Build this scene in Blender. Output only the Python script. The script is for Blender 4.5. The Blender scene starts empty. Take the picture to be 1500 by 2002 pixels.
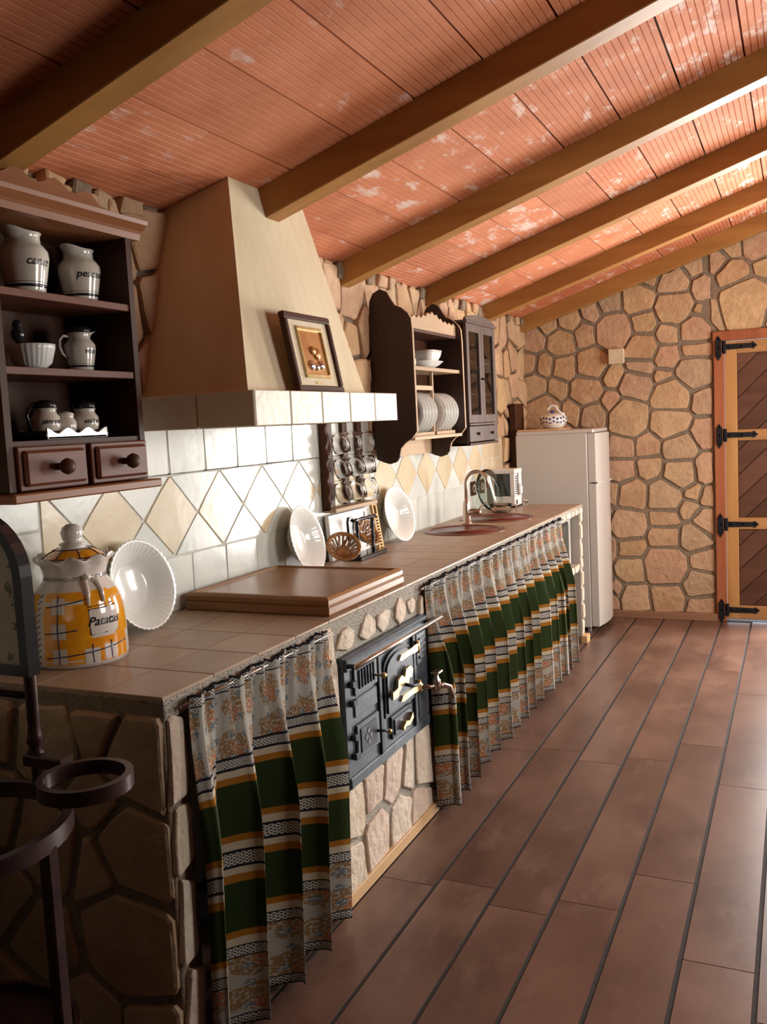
import bpy, bmesh, math, random
from mathutils import Vector, Matrix
R = random.Random(7)
PI = math.pi
C = bpy.context.scene.collection
# ------------------------------------------------------------------ camera
cam = bpy.data.cameras.new('camera'); co = bpy.data.objects.new('camera', cam); C.objects.link(co)
rt = Vector((0.90883391, 0.41426237, -0.0490675)); dn = Vector((-0.00448515, -0.10791279, -0.99415025)); fw = Vector((-0.41713405, 0.90373753, -0.09621677))
m = Matrix((rt, -dn, -fw)).transposed().to_4x4(); m.translation = (1.885, 0, 1.5)
co.matrix_world = m
cam.sensor_fit = 'VERTICAL'; cam.sensor_height = 36; cam.lens = 1767.06 * 36 / 2002; cam.clip_start = 0.02
bpy.context.scene.camera = co
# ------------------------------------------------------------------ light
sc = bpy.context.scene
sc.view_settings.view_transform = 'Standard'; sc.view_settings.look = 'None'; sc.view_settings.gamma = 1; sc.view_settings.use_curve_mapping = False
sc.view_settings.exposure = 0.36
w = bpy.data.worlds.new('sky'); sc.world = w; w.use_nodes = True
w.node_tree.nodes['Background'].inputs[0].default_value = (0.75, 0.87, 1, 1); w.node_tree.nodes['Background'].inputs[1].default_value = 3.0
def area(name, loc, rot, sx, sy, e, col):
    l = bpy.data.lights.new(name, 'AREA'); l.shape = 'RECTANGLE'; l.size = sx; l.size_y = sy; l.energy = e; l.color = col
    o = bpy.data.objects.new(name, l); C.objects.link(o); o.location = loc; o.rotation_euler = rot
area('daylight_window', (3.36, 5.2, 1.5), (0, PI/2, 0), 1.0, 1.1, 70, (1.0, 0.94, 0.86))
area('daylight_near_window', (3.36, 2.75, 1.5), (0, PI/2, 0), 1.0, .8, 24, (1.0, 0.95, 0.87))
area('daylight_open_door', (2.30, 6.92, 1.05), (-PI/2, 0, 0), .72, 1.8, 145, (1.0, 0.965, 0.91))
area('rear_fill', (1.9, -4.9, 1.6), (PI/2, 0, 0), 0.9, 0.9, 1.2, (1.0, 0.96, 0.9))  # weak fill lamp added behind the camera; the front wall has no window


# ------------------------------------------------------------------ materials
def mat(name, c1, c2=None, rough=.6, metal=0, scale=8, stretch=(1, 1, 1), bump=0, bscale=40, rnd=0, detail=4, coat=0, mid=(.35, .65), trans=0, spec=.5, bdist=.004):
    M = bpy.data.materials.new(name); M.use_nodes = True; nt = M.node_tree; N = nt.nodes; L = nt.links
    b = N['Principled BSDF']; b.inputs['Roughness'].default_value = rough; b.inputs['Metallic'].default_value = metal
    b.inputs['Coat Weight'].default_value = coat; b.inputs['Coat Roughness'].default_value = .08
    b.inputs['Transmission Weight'].default_value = trans; b.inputs['Specular IOR Level'].default_value = spec
    b.inputs['Base Color'].default_value = (*c1, 1)
    tc = N.new('ShaderNodeTexCoord'); mp = N.new('ShaderNodeMapping'); mp.inputs['Scale'].default_value = stretch
    oi = N.new('ShaderNodeObjectInfo'); mu = N.new('ShaderNodeMath'); mu.operation = 'MULTIPLY'; mu.inputs[1].default_value = 37
    L.new(oi.outputs['Random'], mu.inputs[0]); L.new(mu.outputs[0], mp.inputs['Location']); L.new(tc.outputs['Object'], mp.inputs['Vector'])
    M['mp'] = 1
    col = None
    if c2 is not None:
        n = N.new('ShaderNodeTexNoise'); n.inputs['Scale'].default_value = scale; n.inputs['Detail'].default_value = detail; n.inputs['Roughness'].default_value = .6
        L.new(mp.outputs[0], n.inputs['Vector'])
        r = N.new('ShaderNodeValToRGB'); r.color_ramp.elements[0].position = mid[0]; r.color_ramp.elements[1].position = mid[1]
        r.color_ramp.elements[0].color = (*c1, 1); r.color_ramp.elements[1].color = (*c2, 1)
        L.new(n.outputs['Fac'], r.inputs[0]); col = r.outputs[0]
    if rnd and col is not None:
        hs = N.new('ShaderNodeHueSaturation'); mr = N.new('ShaderNodeMapRange'); mr.inputs['To Min'].default_value = 1 - rnd; mr.inputs['To Max'].default_value = 1 + rnd
        L.new(oi.outputs['Random'], mr.inputs['Value']); L.new(mr.outputs[0], hs.inputs['Value']); L.new(col, hs.inputs['Color']); col = hs.outputs[0]
    if col is not None: L.new(col, b.inputs['Base Color'])
    if bump:
        n2 = N.new('ShaderNodeTexNoise'); n2.inputs['Scale'].default_value = bscale; n2.inputs['Detail'].default_value = 5
        L.new(mp.outputs[0], n2.inputs['Vector'])
        bp = N.new('ShaderNodeBump'); bp.inputs['Strength'].default_value = bump; bp.inputs['Distance'].default_value = bdist
        L.new(n2.outputs['Fac'], bp.inputs['Height']); L.new(bp.outputs[0], b.inputs['Normal'])
    return M
def ramp_random(M, cols, mix=.5):
    """multiply the noise colour with a colour chosen per object"""
    nt = M.node_tree; N = nt.nodes; L = nt.links; b = N['Principled BSDF']
    src = b.inputs['Base Color'].links[0].from_socket
    oi = N.new('ShaderNodeObjectInfo'); r = N.new('ShaderNodeValToRGB'); r.color_ramp.interpolation = 'LINEAR'
    e = r.color_ramp.elements; e[0].position = 0; e[0].color = (*cols[0], 1); e[1].position = 1; e[1].color = (*cols[-1], 1)
    for i, c in enumerate(cols[1:-1]): q = e.new((i + 1) / (len(cols) - 1)); q.color = (*c, 1)
    L.new(oi.outputs['Random'], r.inputs[0])
    mx = N.new('ShaderNodeMix'); mx.data_type = 'RGBA'; mx.blend_type = 'MIX'; mx.inputs[0].default_value = mix
    L.new(src, mx.inputs[6]); L.new(r.outputs[0], mx.inputs[7]); L.new(mx.outputs[2], b.inputs['Base Color'])
    return M
def overlay_spots(M, col, scale, lo, hi, stretch=(1, 1, 1), randthr=0):
    nt = M.node_tree; N = nt.nodes; L = nt.links; b = N['Principled BSDF']
    src = b.inputs['Base Color'].links[0].from_socket
    tc = N.new('ShaderNodeTexCoord'); mp = N.new('ShaderNodeMapping'); mp.inputs['Scale'].default_value = stretch; L.new(tc.outputs['Object'], mp.inputs[0])
    oi = N.new('ShaderNodeObjectInfo'); mu = N.new('ShaderNodeMath'); mu.operation = 'MULTIPLY'; mu.inputs[1].default_value = 91; L.new(oi.outputs['Random'], mu.inputs[0]); L.new(mu.outputs[0], mp.inputs['Location'])
    n = N.new('ShaderNodeTexNoise'); n.inputs['Scale'].default_value = scale; n.inputs['Detail'].default_value = 6; n.inputs['Roughness'].default_value = .7; L.new(mp.outputs[0], n.inputs['Vector'])
    mr = N.new('ShaderNodeMapRange'); mr.inputs['From Min'].default_value = lo; mr.inputs['From Max'].default_value = hi
    if randthr:
        a = N.new('ShaderNodeMath'); a.operation = 'MULTIPLY_ADD'; a.inputs[1].default_value = randthr; a.inputs[2].default_value = 0
        L.new(oi.outputs['Random'], a.inputs[0]); ad = N.new('ShaderNodeMath'); ad.operation = 'ADD'; L.new(n.outputs['Fac'], ad.inputs[0]); L.new(a.outputs[0], ad.inputs[1]); L.new(ad.outputs[0], mr.inputs['Value'])
    else: L.new(n.outputs['Fac'], mr.inputs['Value'])
    mx = N.new('ShaderNodeMix'); mx.data_type = 'RGBA'; L.new(mr.outputs[0], mx.inputs[0]); L.new(src, mx.inputs[6]); mx.inputs[7].default_value = (*col, 1)
    L.new(mx.outputs[2], b.inputs['Base Color'])
    return M
m_mortar = mat('mortar', (.19, .14, .095), (.29, .225, .155), .95, scale=60, bump=.8, bscale=150, bdist=.006)
m_pebble = overlay_spots(mat('pebbly_mortar', (.30, .27, .22), (.5, .45, .38), .95, scale=120, bump=1, bscale=170, bdist=.008), (.12, .10, .08), 220, .55, .6)
m_stone = ramp_random(overlay_spots(mat('sandstone', (.36, .21, .11), (.60, .40, .23), .85, scale=9, bump=.9, bscale=28, rnd=.12, bdist=.012), (.30, .15, .08), 16, .52, .72), [(.62, .43, .27), (.56, .33, .22), (.42, .33, .22), (.64, .43, .23), (.46, .29, .15), (.56, .37, .26), (.50, .38, .18)], .55)
m_stone_pale = ramp_random(mat('pale_flagstone', (.50, .38, .28), (.72, .60, .48), .85, scale=12, bump=1, bscale=35, rnd=.1, bdist=.01), [(.70, .60, .48), (.62, .44, .36), (.66, .56, .40), (.6, .52, .46)], .5)
m_stone_dark = ramp_random(mat('brown_flagstone', (.34, .23, .14), (.52, .37, .24), .9, scale=8, bump=.8, bscale=28, rnd=.1, bdist=.01), [(.48, .34, .22), (.42, .26, .16), (.5, .38, .25)], .5)
m_tile = overlay_spots(mat('glazed_wall_tile', (.52, .54, .50), (.62, .62, .56), .22, scale=6, bump=.10, bscale=14, rnd=.05, bdist=.01), (.60, .57, .48), 25, .6, .8)
m_diamond = overlay_spots(mat('sand_wall_tile', (.56, .44, .28), (.63, .53, .37), .22, scale=6, bump=.10, bscale=14, rnd=.06, bdist=.01), (.60, .46, .30), 30, .62, .8)
m_bandtile = overlay_spots(mat('rustic_band_tile', (.62, .55, .42), (.72, .68, .56), .45, scale=6, bump=.5, bscale=30, rnd=.04, bdist=.006), (.42, .36, .27), 60, .66, .72)
m_ctile = mat('terracotta_worktop_tile', (.33, .225, .150), (.42, .295, .20), .38, scale=5, bump=.1, bscale=30, rnd=.06)
m_grout = mat('dark_grout', (.20, .13, .09), (.27, .19, .13), .9, scale=60)
m_tgrout = mat('pale_grout', (.5, .48, .42), (.62, .6, .54), .9, scale=60)
m_plaster = mat('plaster', (.62, .51, .33), (.70, .60, .42), .85, scale=5, stretch=(1, 1, .35), bump=.5, bscale=22, detail=6, bdist=.006)
m_white_wall = mat('room_side_wall', (.13, .09, .06), (.17, .12, .08), .9, scale=4)
def wood(name, c1, c2, axis, rough=.5, s=14, rnd=.08, coat=0, k=.08, bump=.15, spec=.3):
    st = [1, 1, 1]; st[axis] = k
    return mat(name, c1, c2, rough, scale=s, stretch=tuple(st), bump=bump, bscale=s * 3, rnd=rnd, detail=8, coat=coat, mid=(.3, .7), bdist=.002, spec=spec)
m_beam = overlay_spots(wood('honey_pine', (.28, .12, .030), (.44, .215, .060), 0, .5, 10), (.08, .03, .01), 5, .70, .76, (.6, 1.2, 1.2))
m_dark = [wood('dark_walnut_%s' % 'xyz'[i], (.034, .012, .006), (.078, .027, .012), i, .5, 16, spec=.2) for i in range(3)]
m_dkblack = wood('ebonised_wood', (.024, .011, .008), (.050, .022, .014), 2, .4, 16)
m_drawer = wood('red_walnut', (.10, .030, .016), (.17, .056, .028), 1, .45, 16, spec=.25)
m_cornice = wood('warm_walnut', (.16, .055, .020), (.29, .11, .042), 1, .38, 10)
m_edge = wood('raw_pine_edge', (.38, .25, .15), (.5, .35, .22), 1, .6, 16)
m_cab = wood('greyed_walnut', (.085, .062, .055), (.13, .095, .085), 2, .42, 16)
m_block = wood('oak_board', (.24, .11, .042), (.40, .21, .09), 1, .35, 12)
m_blockx = wood('oak_board_cross', (.19, .085, .032), (.33, .165, .07), 0, .35, 12)
m_strip = wood('pale_pine_skirting', (.55, .33, .16), (.68, .45, .24), 1, .5, 12)
m_skirt = wood('brown_skirting', (.24, .12, .07), (.34, .19, .11), 0, .5, 12)
m_lwood = wood('light_wood', (.55, .32, .10), (.70, .44, .17), 2, .5, 12)
m_doorf = wood('reddish_pine', (.28, .085, .035), (.42, .15, .065), 2, .5, 8)
m_doorl = wood('amber_pine', (.38, .19, .06), (.52, .29, .11), 2, .5, 8)
m_doorr = wood('amber_pine_cross', (.34, .17, .06), (.48, .26, .11), 0, .5, 8)
m_doorp = wood('old_dark_board', (.065, .028, .018), (.135, .062, .038), 0, .5, 5, rnd=.2)
m_iron = mat('black_iron', (.012, .014, .018), (.03, .033, .04), .45, .6, 30, bump=.3, bscale=80)
m_stove = mat('blued_cast_iron', (.055, .07, .085), (.085, .10, .12), .38, .55, 20, bump=.2, bscale=90, bdist=.002)
m_stove_dk = mat('dark_cast_iron', (.02, .026, .036), (.035, .042, .055), .4, .5, 20)
m_brass = mat('brass', (.62, .46, .20), (.78, .62, .32), .28, 1, 30)
m_steel = mat('brushed_steel', (.6, .56, .52), (.72, .68, .64), .25, 1, 30)
m_bronze = mat('bronze_steel', (.42, .32, .26), (.55, .44, .36), .28, 1, 20)
m_wrought = mat('dark_wrought_metal', (.03, .012, .012), (.06, .026, .022), .32, .4, 20)
m_white = mat('white_porcelain', (.78, .78, .74), (.84, .84, .80), .12, 0, 4, coat=.6)
m_cream = mat('cream_porcelain', (.60, .55, .47), (.68, .63, .55), .12, 0, 4, coat=.6)
m_black = mat('black_glaze', (.012, .012, .015), (.02, .02, .025), .18, 0, 8)
m_navy = mat('navy_glaze', (.008, .010, .06), (.015, .015, .09), .2, 0, 8)
m_orange = mat('orange_glaze', (.78, .27, .008), (.90, .40, .02), .12, 0, 12, coat=.6)
m_pinkish = mat('ivory_glaze', (.68, .60, .55), (.74, .66, .60), .12, 0, 6, coat=.6)
m_frwhite = mat('enamel_white', (.56, .54, .50), (.58, .56, .52), .3, 0, 3)
m_plastic = mat('white_plastic', (.78, .76, .73), (.8, .78, .75), .35, 0, 3)
m_greyap = mat('grey_appliance', (.42, .40, .37), (.45, .43, .40), .35, 0, 3)
m_darkglass = mat('smoked_glass', (.035, .045, .04), (.05, .06, .055), .08, 0, 3)
m_sink = mat('oxblood_enamel', (.09, .012, .008), (.13, .020, .012), .25, 0, 6)
m_sinkrim = mat('oxblood_rim', (.15, .045, .032), (.19, .06, .045), .3, 0, 6)
m_basket = mat('amber_glaze', (.16, .065, .02), (.36, .17, .06), .2, 0, 30, coat=.4)
m_gold = mat('gilt_frame', (.55, .40, .16), (.70, .54, .26), .35, .7, 20)
m_linen = mat('mount_board', (.60, .50, .34), (.66, .56, .40), .8, 0, 20)
m_copperpic = mat('copper_relief', (.42, .19, .06), (.55, .28, .10), .35, .5, 10)
m_silver = mat('silver_relief', (.7, .66, .6), (.85, .8, .75), .2, 1, 20)
m_blue = mat('cobalt_flower', (.03, .04, .15), (.06, .08, .25), .2, 0, 30)
m_cementx = mat('cement_shelf_side', (.40, .36, .31), (.46, .42, .37), .9, 0, 12)
def glassmat(name, tint=(1, 1, 1), rough=0.0):
    M = bpy.data.materials.new(name); M.use_nodes = True; nt = M.node_tree; b = nt.nodes['Principled BSDF']
    b.inputs['Base Color'].default_value = (*tint, 1); b.inputs['Transmission Weight'].default_value = 1; b.inputs['Roughness'].default_value = rough; b.inputs['IOR'].default_value = 1.22
    return M
m_glass = glassmat('clear_glass'); m_gglass = glassmat('greenish_glass', (.82, .92, .84)); m_pane = glassmat('cabinet_glass', (.75, .75, .75), .02)
m_cream_panel = overlay_spots(mat('cream_panel', (.62, .54, .34), (.72, .66, .48), .25, 0, 9), (.16, .15, .05), 16, .56, .60)  # washstand panel: cream with scattered dark olive blotches
# floor planks
m_plank = overlay_spots(mat('floor_laminate', (.090, .046, .033), (.180, .102, .074), .30, scale=3.0, stretch=(1, .55, 1), bump=.12, bscale=30, rnd=.10, detail=6, spec=.5, bdist=.002), (.22, .14, .105), 5, .54, .80, (1, .5, 1))
m_seam = mat('dark_floor_seam', (.022, .016, .015), (.035, .026, .023), .9, scale=30)
# clay boards
def claymat(lo, hi):
    M = mat('ribbed_clay', (.47, .145, .058), (.60, .215, .10), .8, scale=4, bump=.3, bscale=60, rnd=.09, bdist=.003)
    overlay_spots(M, (.68, .49, .41), 5.5, lo, hi, (2.6, 1.1, 1), .12)
    # fine break-up of the lime stains
    return M
m_clay = claymat(.615, .72)
m_clay_clean = claymat(.69, .84)
# striped curtain cloth: bands run along v
def clothmat():
    M = bpy.data.materials.new('striped_brocade'); M.use_nodes = True; nt = M.node_tree; N = nt.nodes; L = nt.links
    b = N['Principled BSDF']; b.inputs['Roughness'].default_value = .9; b.inputs['Specular IOR Level'].default_value = .15
    uv = N.new('ShaderNodeUVMap'); sp = N.new('ShaderNodeSeparateXYZ'); L.new(uv.outputs[0], sp.inputs[0])
    cream = (.46, .39, .29); org = (.30, .115, .012); grn = (.020, .033, .008); blk = (.012, .011, .016); chain = (.03, .03, .03); bro = (.36, .33, .28)
    bands = [(0, blk), (.006, chain), (.028, blk), (.035, bro), (.222, blk), (.229, chain), (.251, blk), (.258, cream), (.278, org), (.298, grn), (.443, org), (.463, cream), (.487, blk), (.494, chain), (.530, blk), (.537, cream), (.558, org), (.58, grn), (.72, org), (.742, cream), (.762, blk), (.768, chain), (.793, blk), (.80, bro), (.965, blk), (.971, chain), (.994, blk)]
    def ramp(key):
        r = N.new('ShaderNodeValToRGB'); cr = r.color_ramp; cr.interpolation = 'CONSTANT'; cr.elements.remove(cr.elements[1])
        for i, (p, c) in enumerate(bands):
            v = (*c, 1) if key is None else ((1, 1, 1, 1) if c == key else (0, 0, 0, 1))
            e = cr.elements[0] if i == 0 else cr.elements.new(p)
            e.color = v
        L.new(sp.outputs['Y'], r.inputs[0]); return r.outputs[0]
    base = ramp(None); isch = ramp(chain); isbr = ramp(bro)
    # chain pattern
    mp = N.new('ShaderNodeMapping'); mp.inputs['Scale'].default_value = (125, 155, 1); mp.inputs['Rotation'].default_value = (0, 0, PI/4); L.new(uv.outputs[0], mp.inputs[0])
    vo = N.new('ShaderNodeTexVoronoi'); vo.feature = 'DISTANCE_TO_EDGE'; vo.inputs['Randomness'].default_value = .25; L.new(mp.outputs[0], vo.inputs['Vector']); vo.inputs['Scale'].default_value = 1
    th = N.new('ShaderNodeMath'); th.operation = 'LESS_THAN'; th.inputs[1].default_value = .17; L.new(vo.outputs['Distance'], th.inputs[0])
    mm = N.new('ShaderNodeMath'); mm.operation = 'MULTIPLY'; L.new(th.outputs[0], mm.inputs[0]); L.new(isch, mm.inputs[1])
    mx = N.new('ShaderNodeMix'); mx.data_type = 'RGBA'; L.new(mm.outputs[0], mx.inputs[0]); L.new(base, mx.inputs[6]); mx.inputs[7].default_value = (.5, .47, .42, 1)
    cur = mx.outputs[2]
    # brocade motifs: repeated round figures in gold, orange and slate
    def motif(sc_, thr, col, off, noise=.6):
        nonlocal cur
        m2 = N.new('ShaderNodeMapping'); m2.inputs['Scale'].default_value = sc_; m2.inputs['Location'].default_value = off; L.new(uv.outputs[0], m2.inputs[0])
        ns = N.new('ShaderNodeTexNoise'); ns.inputs['Scale'].default_value = 22; ns.inputs['Detail'].default_value = 3; L.new(uv.outputs[0], ns.inputs['Vector'])
        v2 = N.new('ShaderNodeTexVoronoi'); v2.inputs['Randomness'].default_value = .15; v2.inputs['Scale'].default_value = 1; L.new(m2.outputs[0], v2.inputs['Vector'])
        a = N.new('ShaderNodeMath'); a.operation = 'MULTIPLY_ADD'; a.inputs[1].default_value = noise; L.new(ns.outputs['Fac'], a.inputs[0]); L.new(v2.outputs['Distance'], a.inputs[2])
        l = N.new('ShaderNodeMath'); l.operation = 'LESS_THAN'; l.inputs[1].default_value = thr; L.new(a.outputs[0], l.inputs[0])
        wv = N.new('ShaderNodeTexNoise'); wv.inputs['Scale'].default_value = 120; L.new(uv.outputs[0], wv.inputs['Vector'])
        g = N.new('ShaderNodeMath'); g.operation = 'GREATER_THAN'; g.inputs[1].default_value = .46; L.new(wv.outputs['Fac'], g.inputs[0])
        k1 = N.new('ShaderNodeMath'); k1.operation = 'MULTIPLY'; L.new(l.outputs[0], k1.inputs[0]); L.new(g.outputs[0], k1.inputs[1])
        k = N.new('ShaderNodeMath'); k.operation = 'MULTIPLY'; L.new(k1.outputs[0], k.inputs[0]); L.new(isbr, k.inputs[1])
        x = N.new('ShaderNodeMix'); x.data_type = 'RGBA'; L.new(k.outputs[0], x.inputs[0]); L.new(cur, x.inputs[6]); x.inputs[7].default_value = (*col, 1); cur = x.outputs[2]
    motif((5.5, 8.2, 1), .70, (.22, .11, .02), (.1, .42, 0))
    motif((5.5, 8.2, 1), .50, (.36, .10, .015), (.05, .30, 0))
    motif((14, 18, 1), .50, (.10, .13, .15), (.3, .1, 0))
    # diagonal twill
    wt = N.new('ShaderNodeTexWave'); wt.wave_type = 'BANDS'; wt.bands_direction = 'DIAGONAL'; wt.inputs['Scale'].default_value = 70; L.new(uv.outputs[0], wt.inputs['Vector'])
    mt = N.new('ShaderNodeMath'); mt.operation = 'MULTIPLY'; L.new(wt.outputs['Fac'], mt.inputs[0]); L.new(isbr, mt.inputs[1])
    ms = N.new('ShaderNodeMath'); ms.operation = 'MULTIPLY'; ms.inputs[1].default_value = .45; L.new(mt.outputs[0], ms.inputs[0])
    x = N.new('ShaderNodeMix'); x.data_type = 'RGBA'; L.new(ms.outputs[0], x.inputs[0]); L.new(cur, x.inputs[6]); x.inputs[7].default_value = (.16, .15, .15, 1)
    L.new(x.outputs[2], b.inputs['Base Color'])
    return M
m_cloth = clothmat()

# ------------------------------------------------------------------ building helpers
def link(name, verts, faces, M, parent=None, loc=(0, 0, 0), smooth=False, uvs=None):
    me = bpy.data.meshes.new(name); me.from_pydata([tuple(v) for v in verts], [], faces); me.update()
    if isinstance(M, (list, tuple)):
        for q in M: me.materials.append(q)
    else: me.materials.append(M)
    if smooth: me.polygons.foreach_set('use_smooth', [True] * len(me.polygons))
    if uvs:
        ul = me.uv_layers.new(name='UVMap')
        for l in me.loops: ul.data[l.index].uv = uvs[l.vertex_index]
    o = bpy.data.objects.new(name, me); C.objects.link(o); o.location = loc
    if parent is not None: o.parent = parent
    return o
def recalc(o):
    b = bmesh.new(); b.from_mesh(o.data); bmesh.ops.recalc_face_normals(b, faces=b.faces); b.to_mesh(o.data); b.free(); return o
def tag(o, label, cat, group=None):
    o['label'] = label; o['category'] = cat
    if group: o['group'] = group
    return o
def thing(name, label, cat, loc=(0, 0, 0), rot=(0, 0, 0), group=None):
    o = bpy.data.objects.new(name, None); o.empty_display_size = .05; C.objects.link(o); o.location = loc; o.rotation_euler = rot
    return tag(o, label, cat, group)
def struct(o): o['kind'] = 'structure'; return o
class MB:
    """mesh collector; o = offset subtracted from every vertex (to give world coordinates to a thing placed at o)"""
    def __init__(s, o=(0, 0, 0)): s.v = []; s.f = []; s.o = Vector(o)
    def add(s, vs, fs):
        n = len(s.v); s.v += [Vector(p) - s.o for p in vs]; s.f += [tuple(i + n for i in f) for f in fs]; return s
    def box(s, x0, x1, y0, y1, z0, z1, b=0, sh=0):
        """sh: z rises by sh per unit of x"""
        bm = bmesh.new(); bmesh.ops.create_cube(bm, size=1)
        for v in bm.verts: v.co = Vector(((x0 + x1) / 2 + v.co.x * (x1 - x0), (y0 + y1) / 2 + v.co.y * (y1 - y0), (z0 + z1) / 2 + v.co.z * (z1 - z0)))
        if b: bmesh.ops.bevel(bm, geom=bm.edges[:], offset=b, segments=1, affect='EDGES')
        bm.verts.ensure_lookup_table()
        for i, v in enumerate(bm.verts): v.index = i
        s.add([(v.co.x, v.co.y, v.co.z + sh * v.co.x) for v in bm.verts], [[v.index for v in f.verts] for f in bm.faces]); bm.free(); return s
    def tube(s, pts, r, n=8, close=False):
        pts = [Vector(p) for p in pts]; N = len(pts); rr = r if isinstance(r, (list, tuple)) else [r] * N
        base = len(s.v); up = None; vs = []; fs = []
        for i, p in enumerate(pts):
            if close: t = pts[(i + 1) % N] - pts[i - 1]
            else: t = pts[min(i + 1, N - 1)] - pts[max(i - 1, 0)]
            t.normalize()
            if up is None: up = Vector((0, 0, 1)) if abs(t.z) < .9 else Vector((1, 0, 0))
            a = t.cross(up); a.normalize(); bb = a.cross(t); bb.normalize(); up = bb
            for k in range(n):
                an = 2 * PI * k / n; vs.append(p + (a * math.cos(an) + bb * math.sin(an)) * rr[i])
        for i in range(N if close else N - 1):
            j = (i + 1) % N
            for k in range(n): k2 = (k + 1) % n; fs.append((i * n + k, i * n + k2, j * n + k2, j * n + k))
        if not close: fs.append(tuple(range(n - 1, -1, -1))); fs.append(tuple((N - 1) * n + k for k in range(n)))
        return s.add(vs, fs)
    def lathe(s, prof, n=32, c=(0, 0, 0), fn=None, ax='z', closed=False):
        vs = []; fs = []; N = len(prof)
        for i, (r, z) in enumerate(prof):
            for k in range(n):
                a = 2 * PI * k / n; q = r; h = z
                if fn: q, h = fn(i, a, r, z)
                p = (q * math.cos(a), q * math.sin(a), h)
                if ax == 'x': p = (p[2], p[0], p[1])
                if ax == 'y': p = (p[0], p[2], p[1])
                vs.append((p[0] + c[0], p[1] + c[1], p[2] + c[2]))
        for i in range(N - 1):
            for k in range(n): k2 = (k + 1) % n; fs.append((i * n + k, i * n + k2, (i + 1) * n + k2, (i + 1) * n + k))
        if not closed:
            if prof[0][0] > 1e-5: fs.append(tuple(range(n - 1, -1, -1)))
            if prof[-1][0] > 1e-5: fs.append(tuple((N - 1) * n + k for k in range(n)))
        return s.add(vs, fs)
    def prism(s, poly, f0, f1, d0, d1):
        """poly in 2-D, f(u,v,d)->xyz given by f0; extruded d0..d1"""
        n = len(poly); vs = [f0(u, v, d0) for u, v in poly] + [f0(u, v, d1) for u, v in poly]
        fs = [tuple(range(n - 1, -1, -1)), tuple(range(n, 2 * n))] + [(i, (i + 1) % n, n + (i + 1) % n, n + i) for i in range(n)]
        return s.add(vs, fs)
    def build(s, name, M, parent=None, smooth=False, loc=(0, 0, 0), label=None, auto=0):
        o = link(name, s.v, s.f, M, parent, loc, smooth); recalc(o)
        if auto:
            for p in o.data.polygons: p.use_smooth = True
            b = bmesh.new(); b.from_mesh(o.data)
            for e in b.edges: e.smooth = not (len(e.link_faces) == 2 and e.calc_face_angle(0) > auto)
            b.to_mesh(o.data); b.free()
        if label: o['label'] = label
        return o
fX = lambda u, v, d: (d, u, v)      # on the long wall: u = y, v = z, d = out of the wall
fY = lambda u, v, d: (u, -d, v)     # facing the camera side: u = x, v = z, d towards -y
fZ = lambda u, v, d: (u, v, d)
def clip(poly, nx, ny, c):
    out = []
    for i in range(len(poly)):
        a = poly[i]; b = poly[(i + 1) % len(poly)]; da = a[0] * nx + a[1] * ny - c; db = b[0] * nx + b[1] * ny - c
        if da <= 0: out.append(a)
        if (da < 0) != (db < 0) and abs(da - db) > 1e-12:
            t = da / (da - db); out.append((a[0] + (b[0] - a[0]) * t, a[1] + (b[1] - a[1]) * t))
    return out
def cells(seeds, region, gap, extra=()):
    """power diagram of the seeds (u, v, r), each cell shrunk by half the joint"""
    res = []
    for i, (x, y, r) in enumerate(seeds):
        poly = list(region)
        g = gap * R.uniform(.7, 1.5)
        for j, (a, b, q) in enumerate(seeds):
            if i == j: continue
            dx, dy = a - x, b - y; d = math.hypot(dx, dy)
            if d > .9 or d < 1e-6: continue
            t = (d * d + r * r - q * q) / (2 * d); nx, ny = dx / d, dy / d
            poly = clip(poly, nx, ny, nx * x + ny * y + t - g / 2)
            if len(poly) < 3: break
        for (nx, ny, c) in extra:
            if len(poly) >= 3: poly = clip(poly, nx, ny, c)
        if len(poly) >= 3: res.append(poly)
    return res
def area2(p): return .5 * sum(p[i][0] * p[(i + 1) % len(p)][1] - p[(i + 1) % len(p)][0] * p[i][1] for i in range(len(p)))
def dedupe(p, e=.006):
    out = []
    for q in p:
        if not out or math.hypot(q[0] - out[-1][0], q[1] - out[-1][1]) > e: out.append(q)
    if len(out) > 2 and math.hypot(out[0][0] - out[-1][0], out[0][1] - out[-1][1]) < e: out.pop()
    return out
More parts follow.
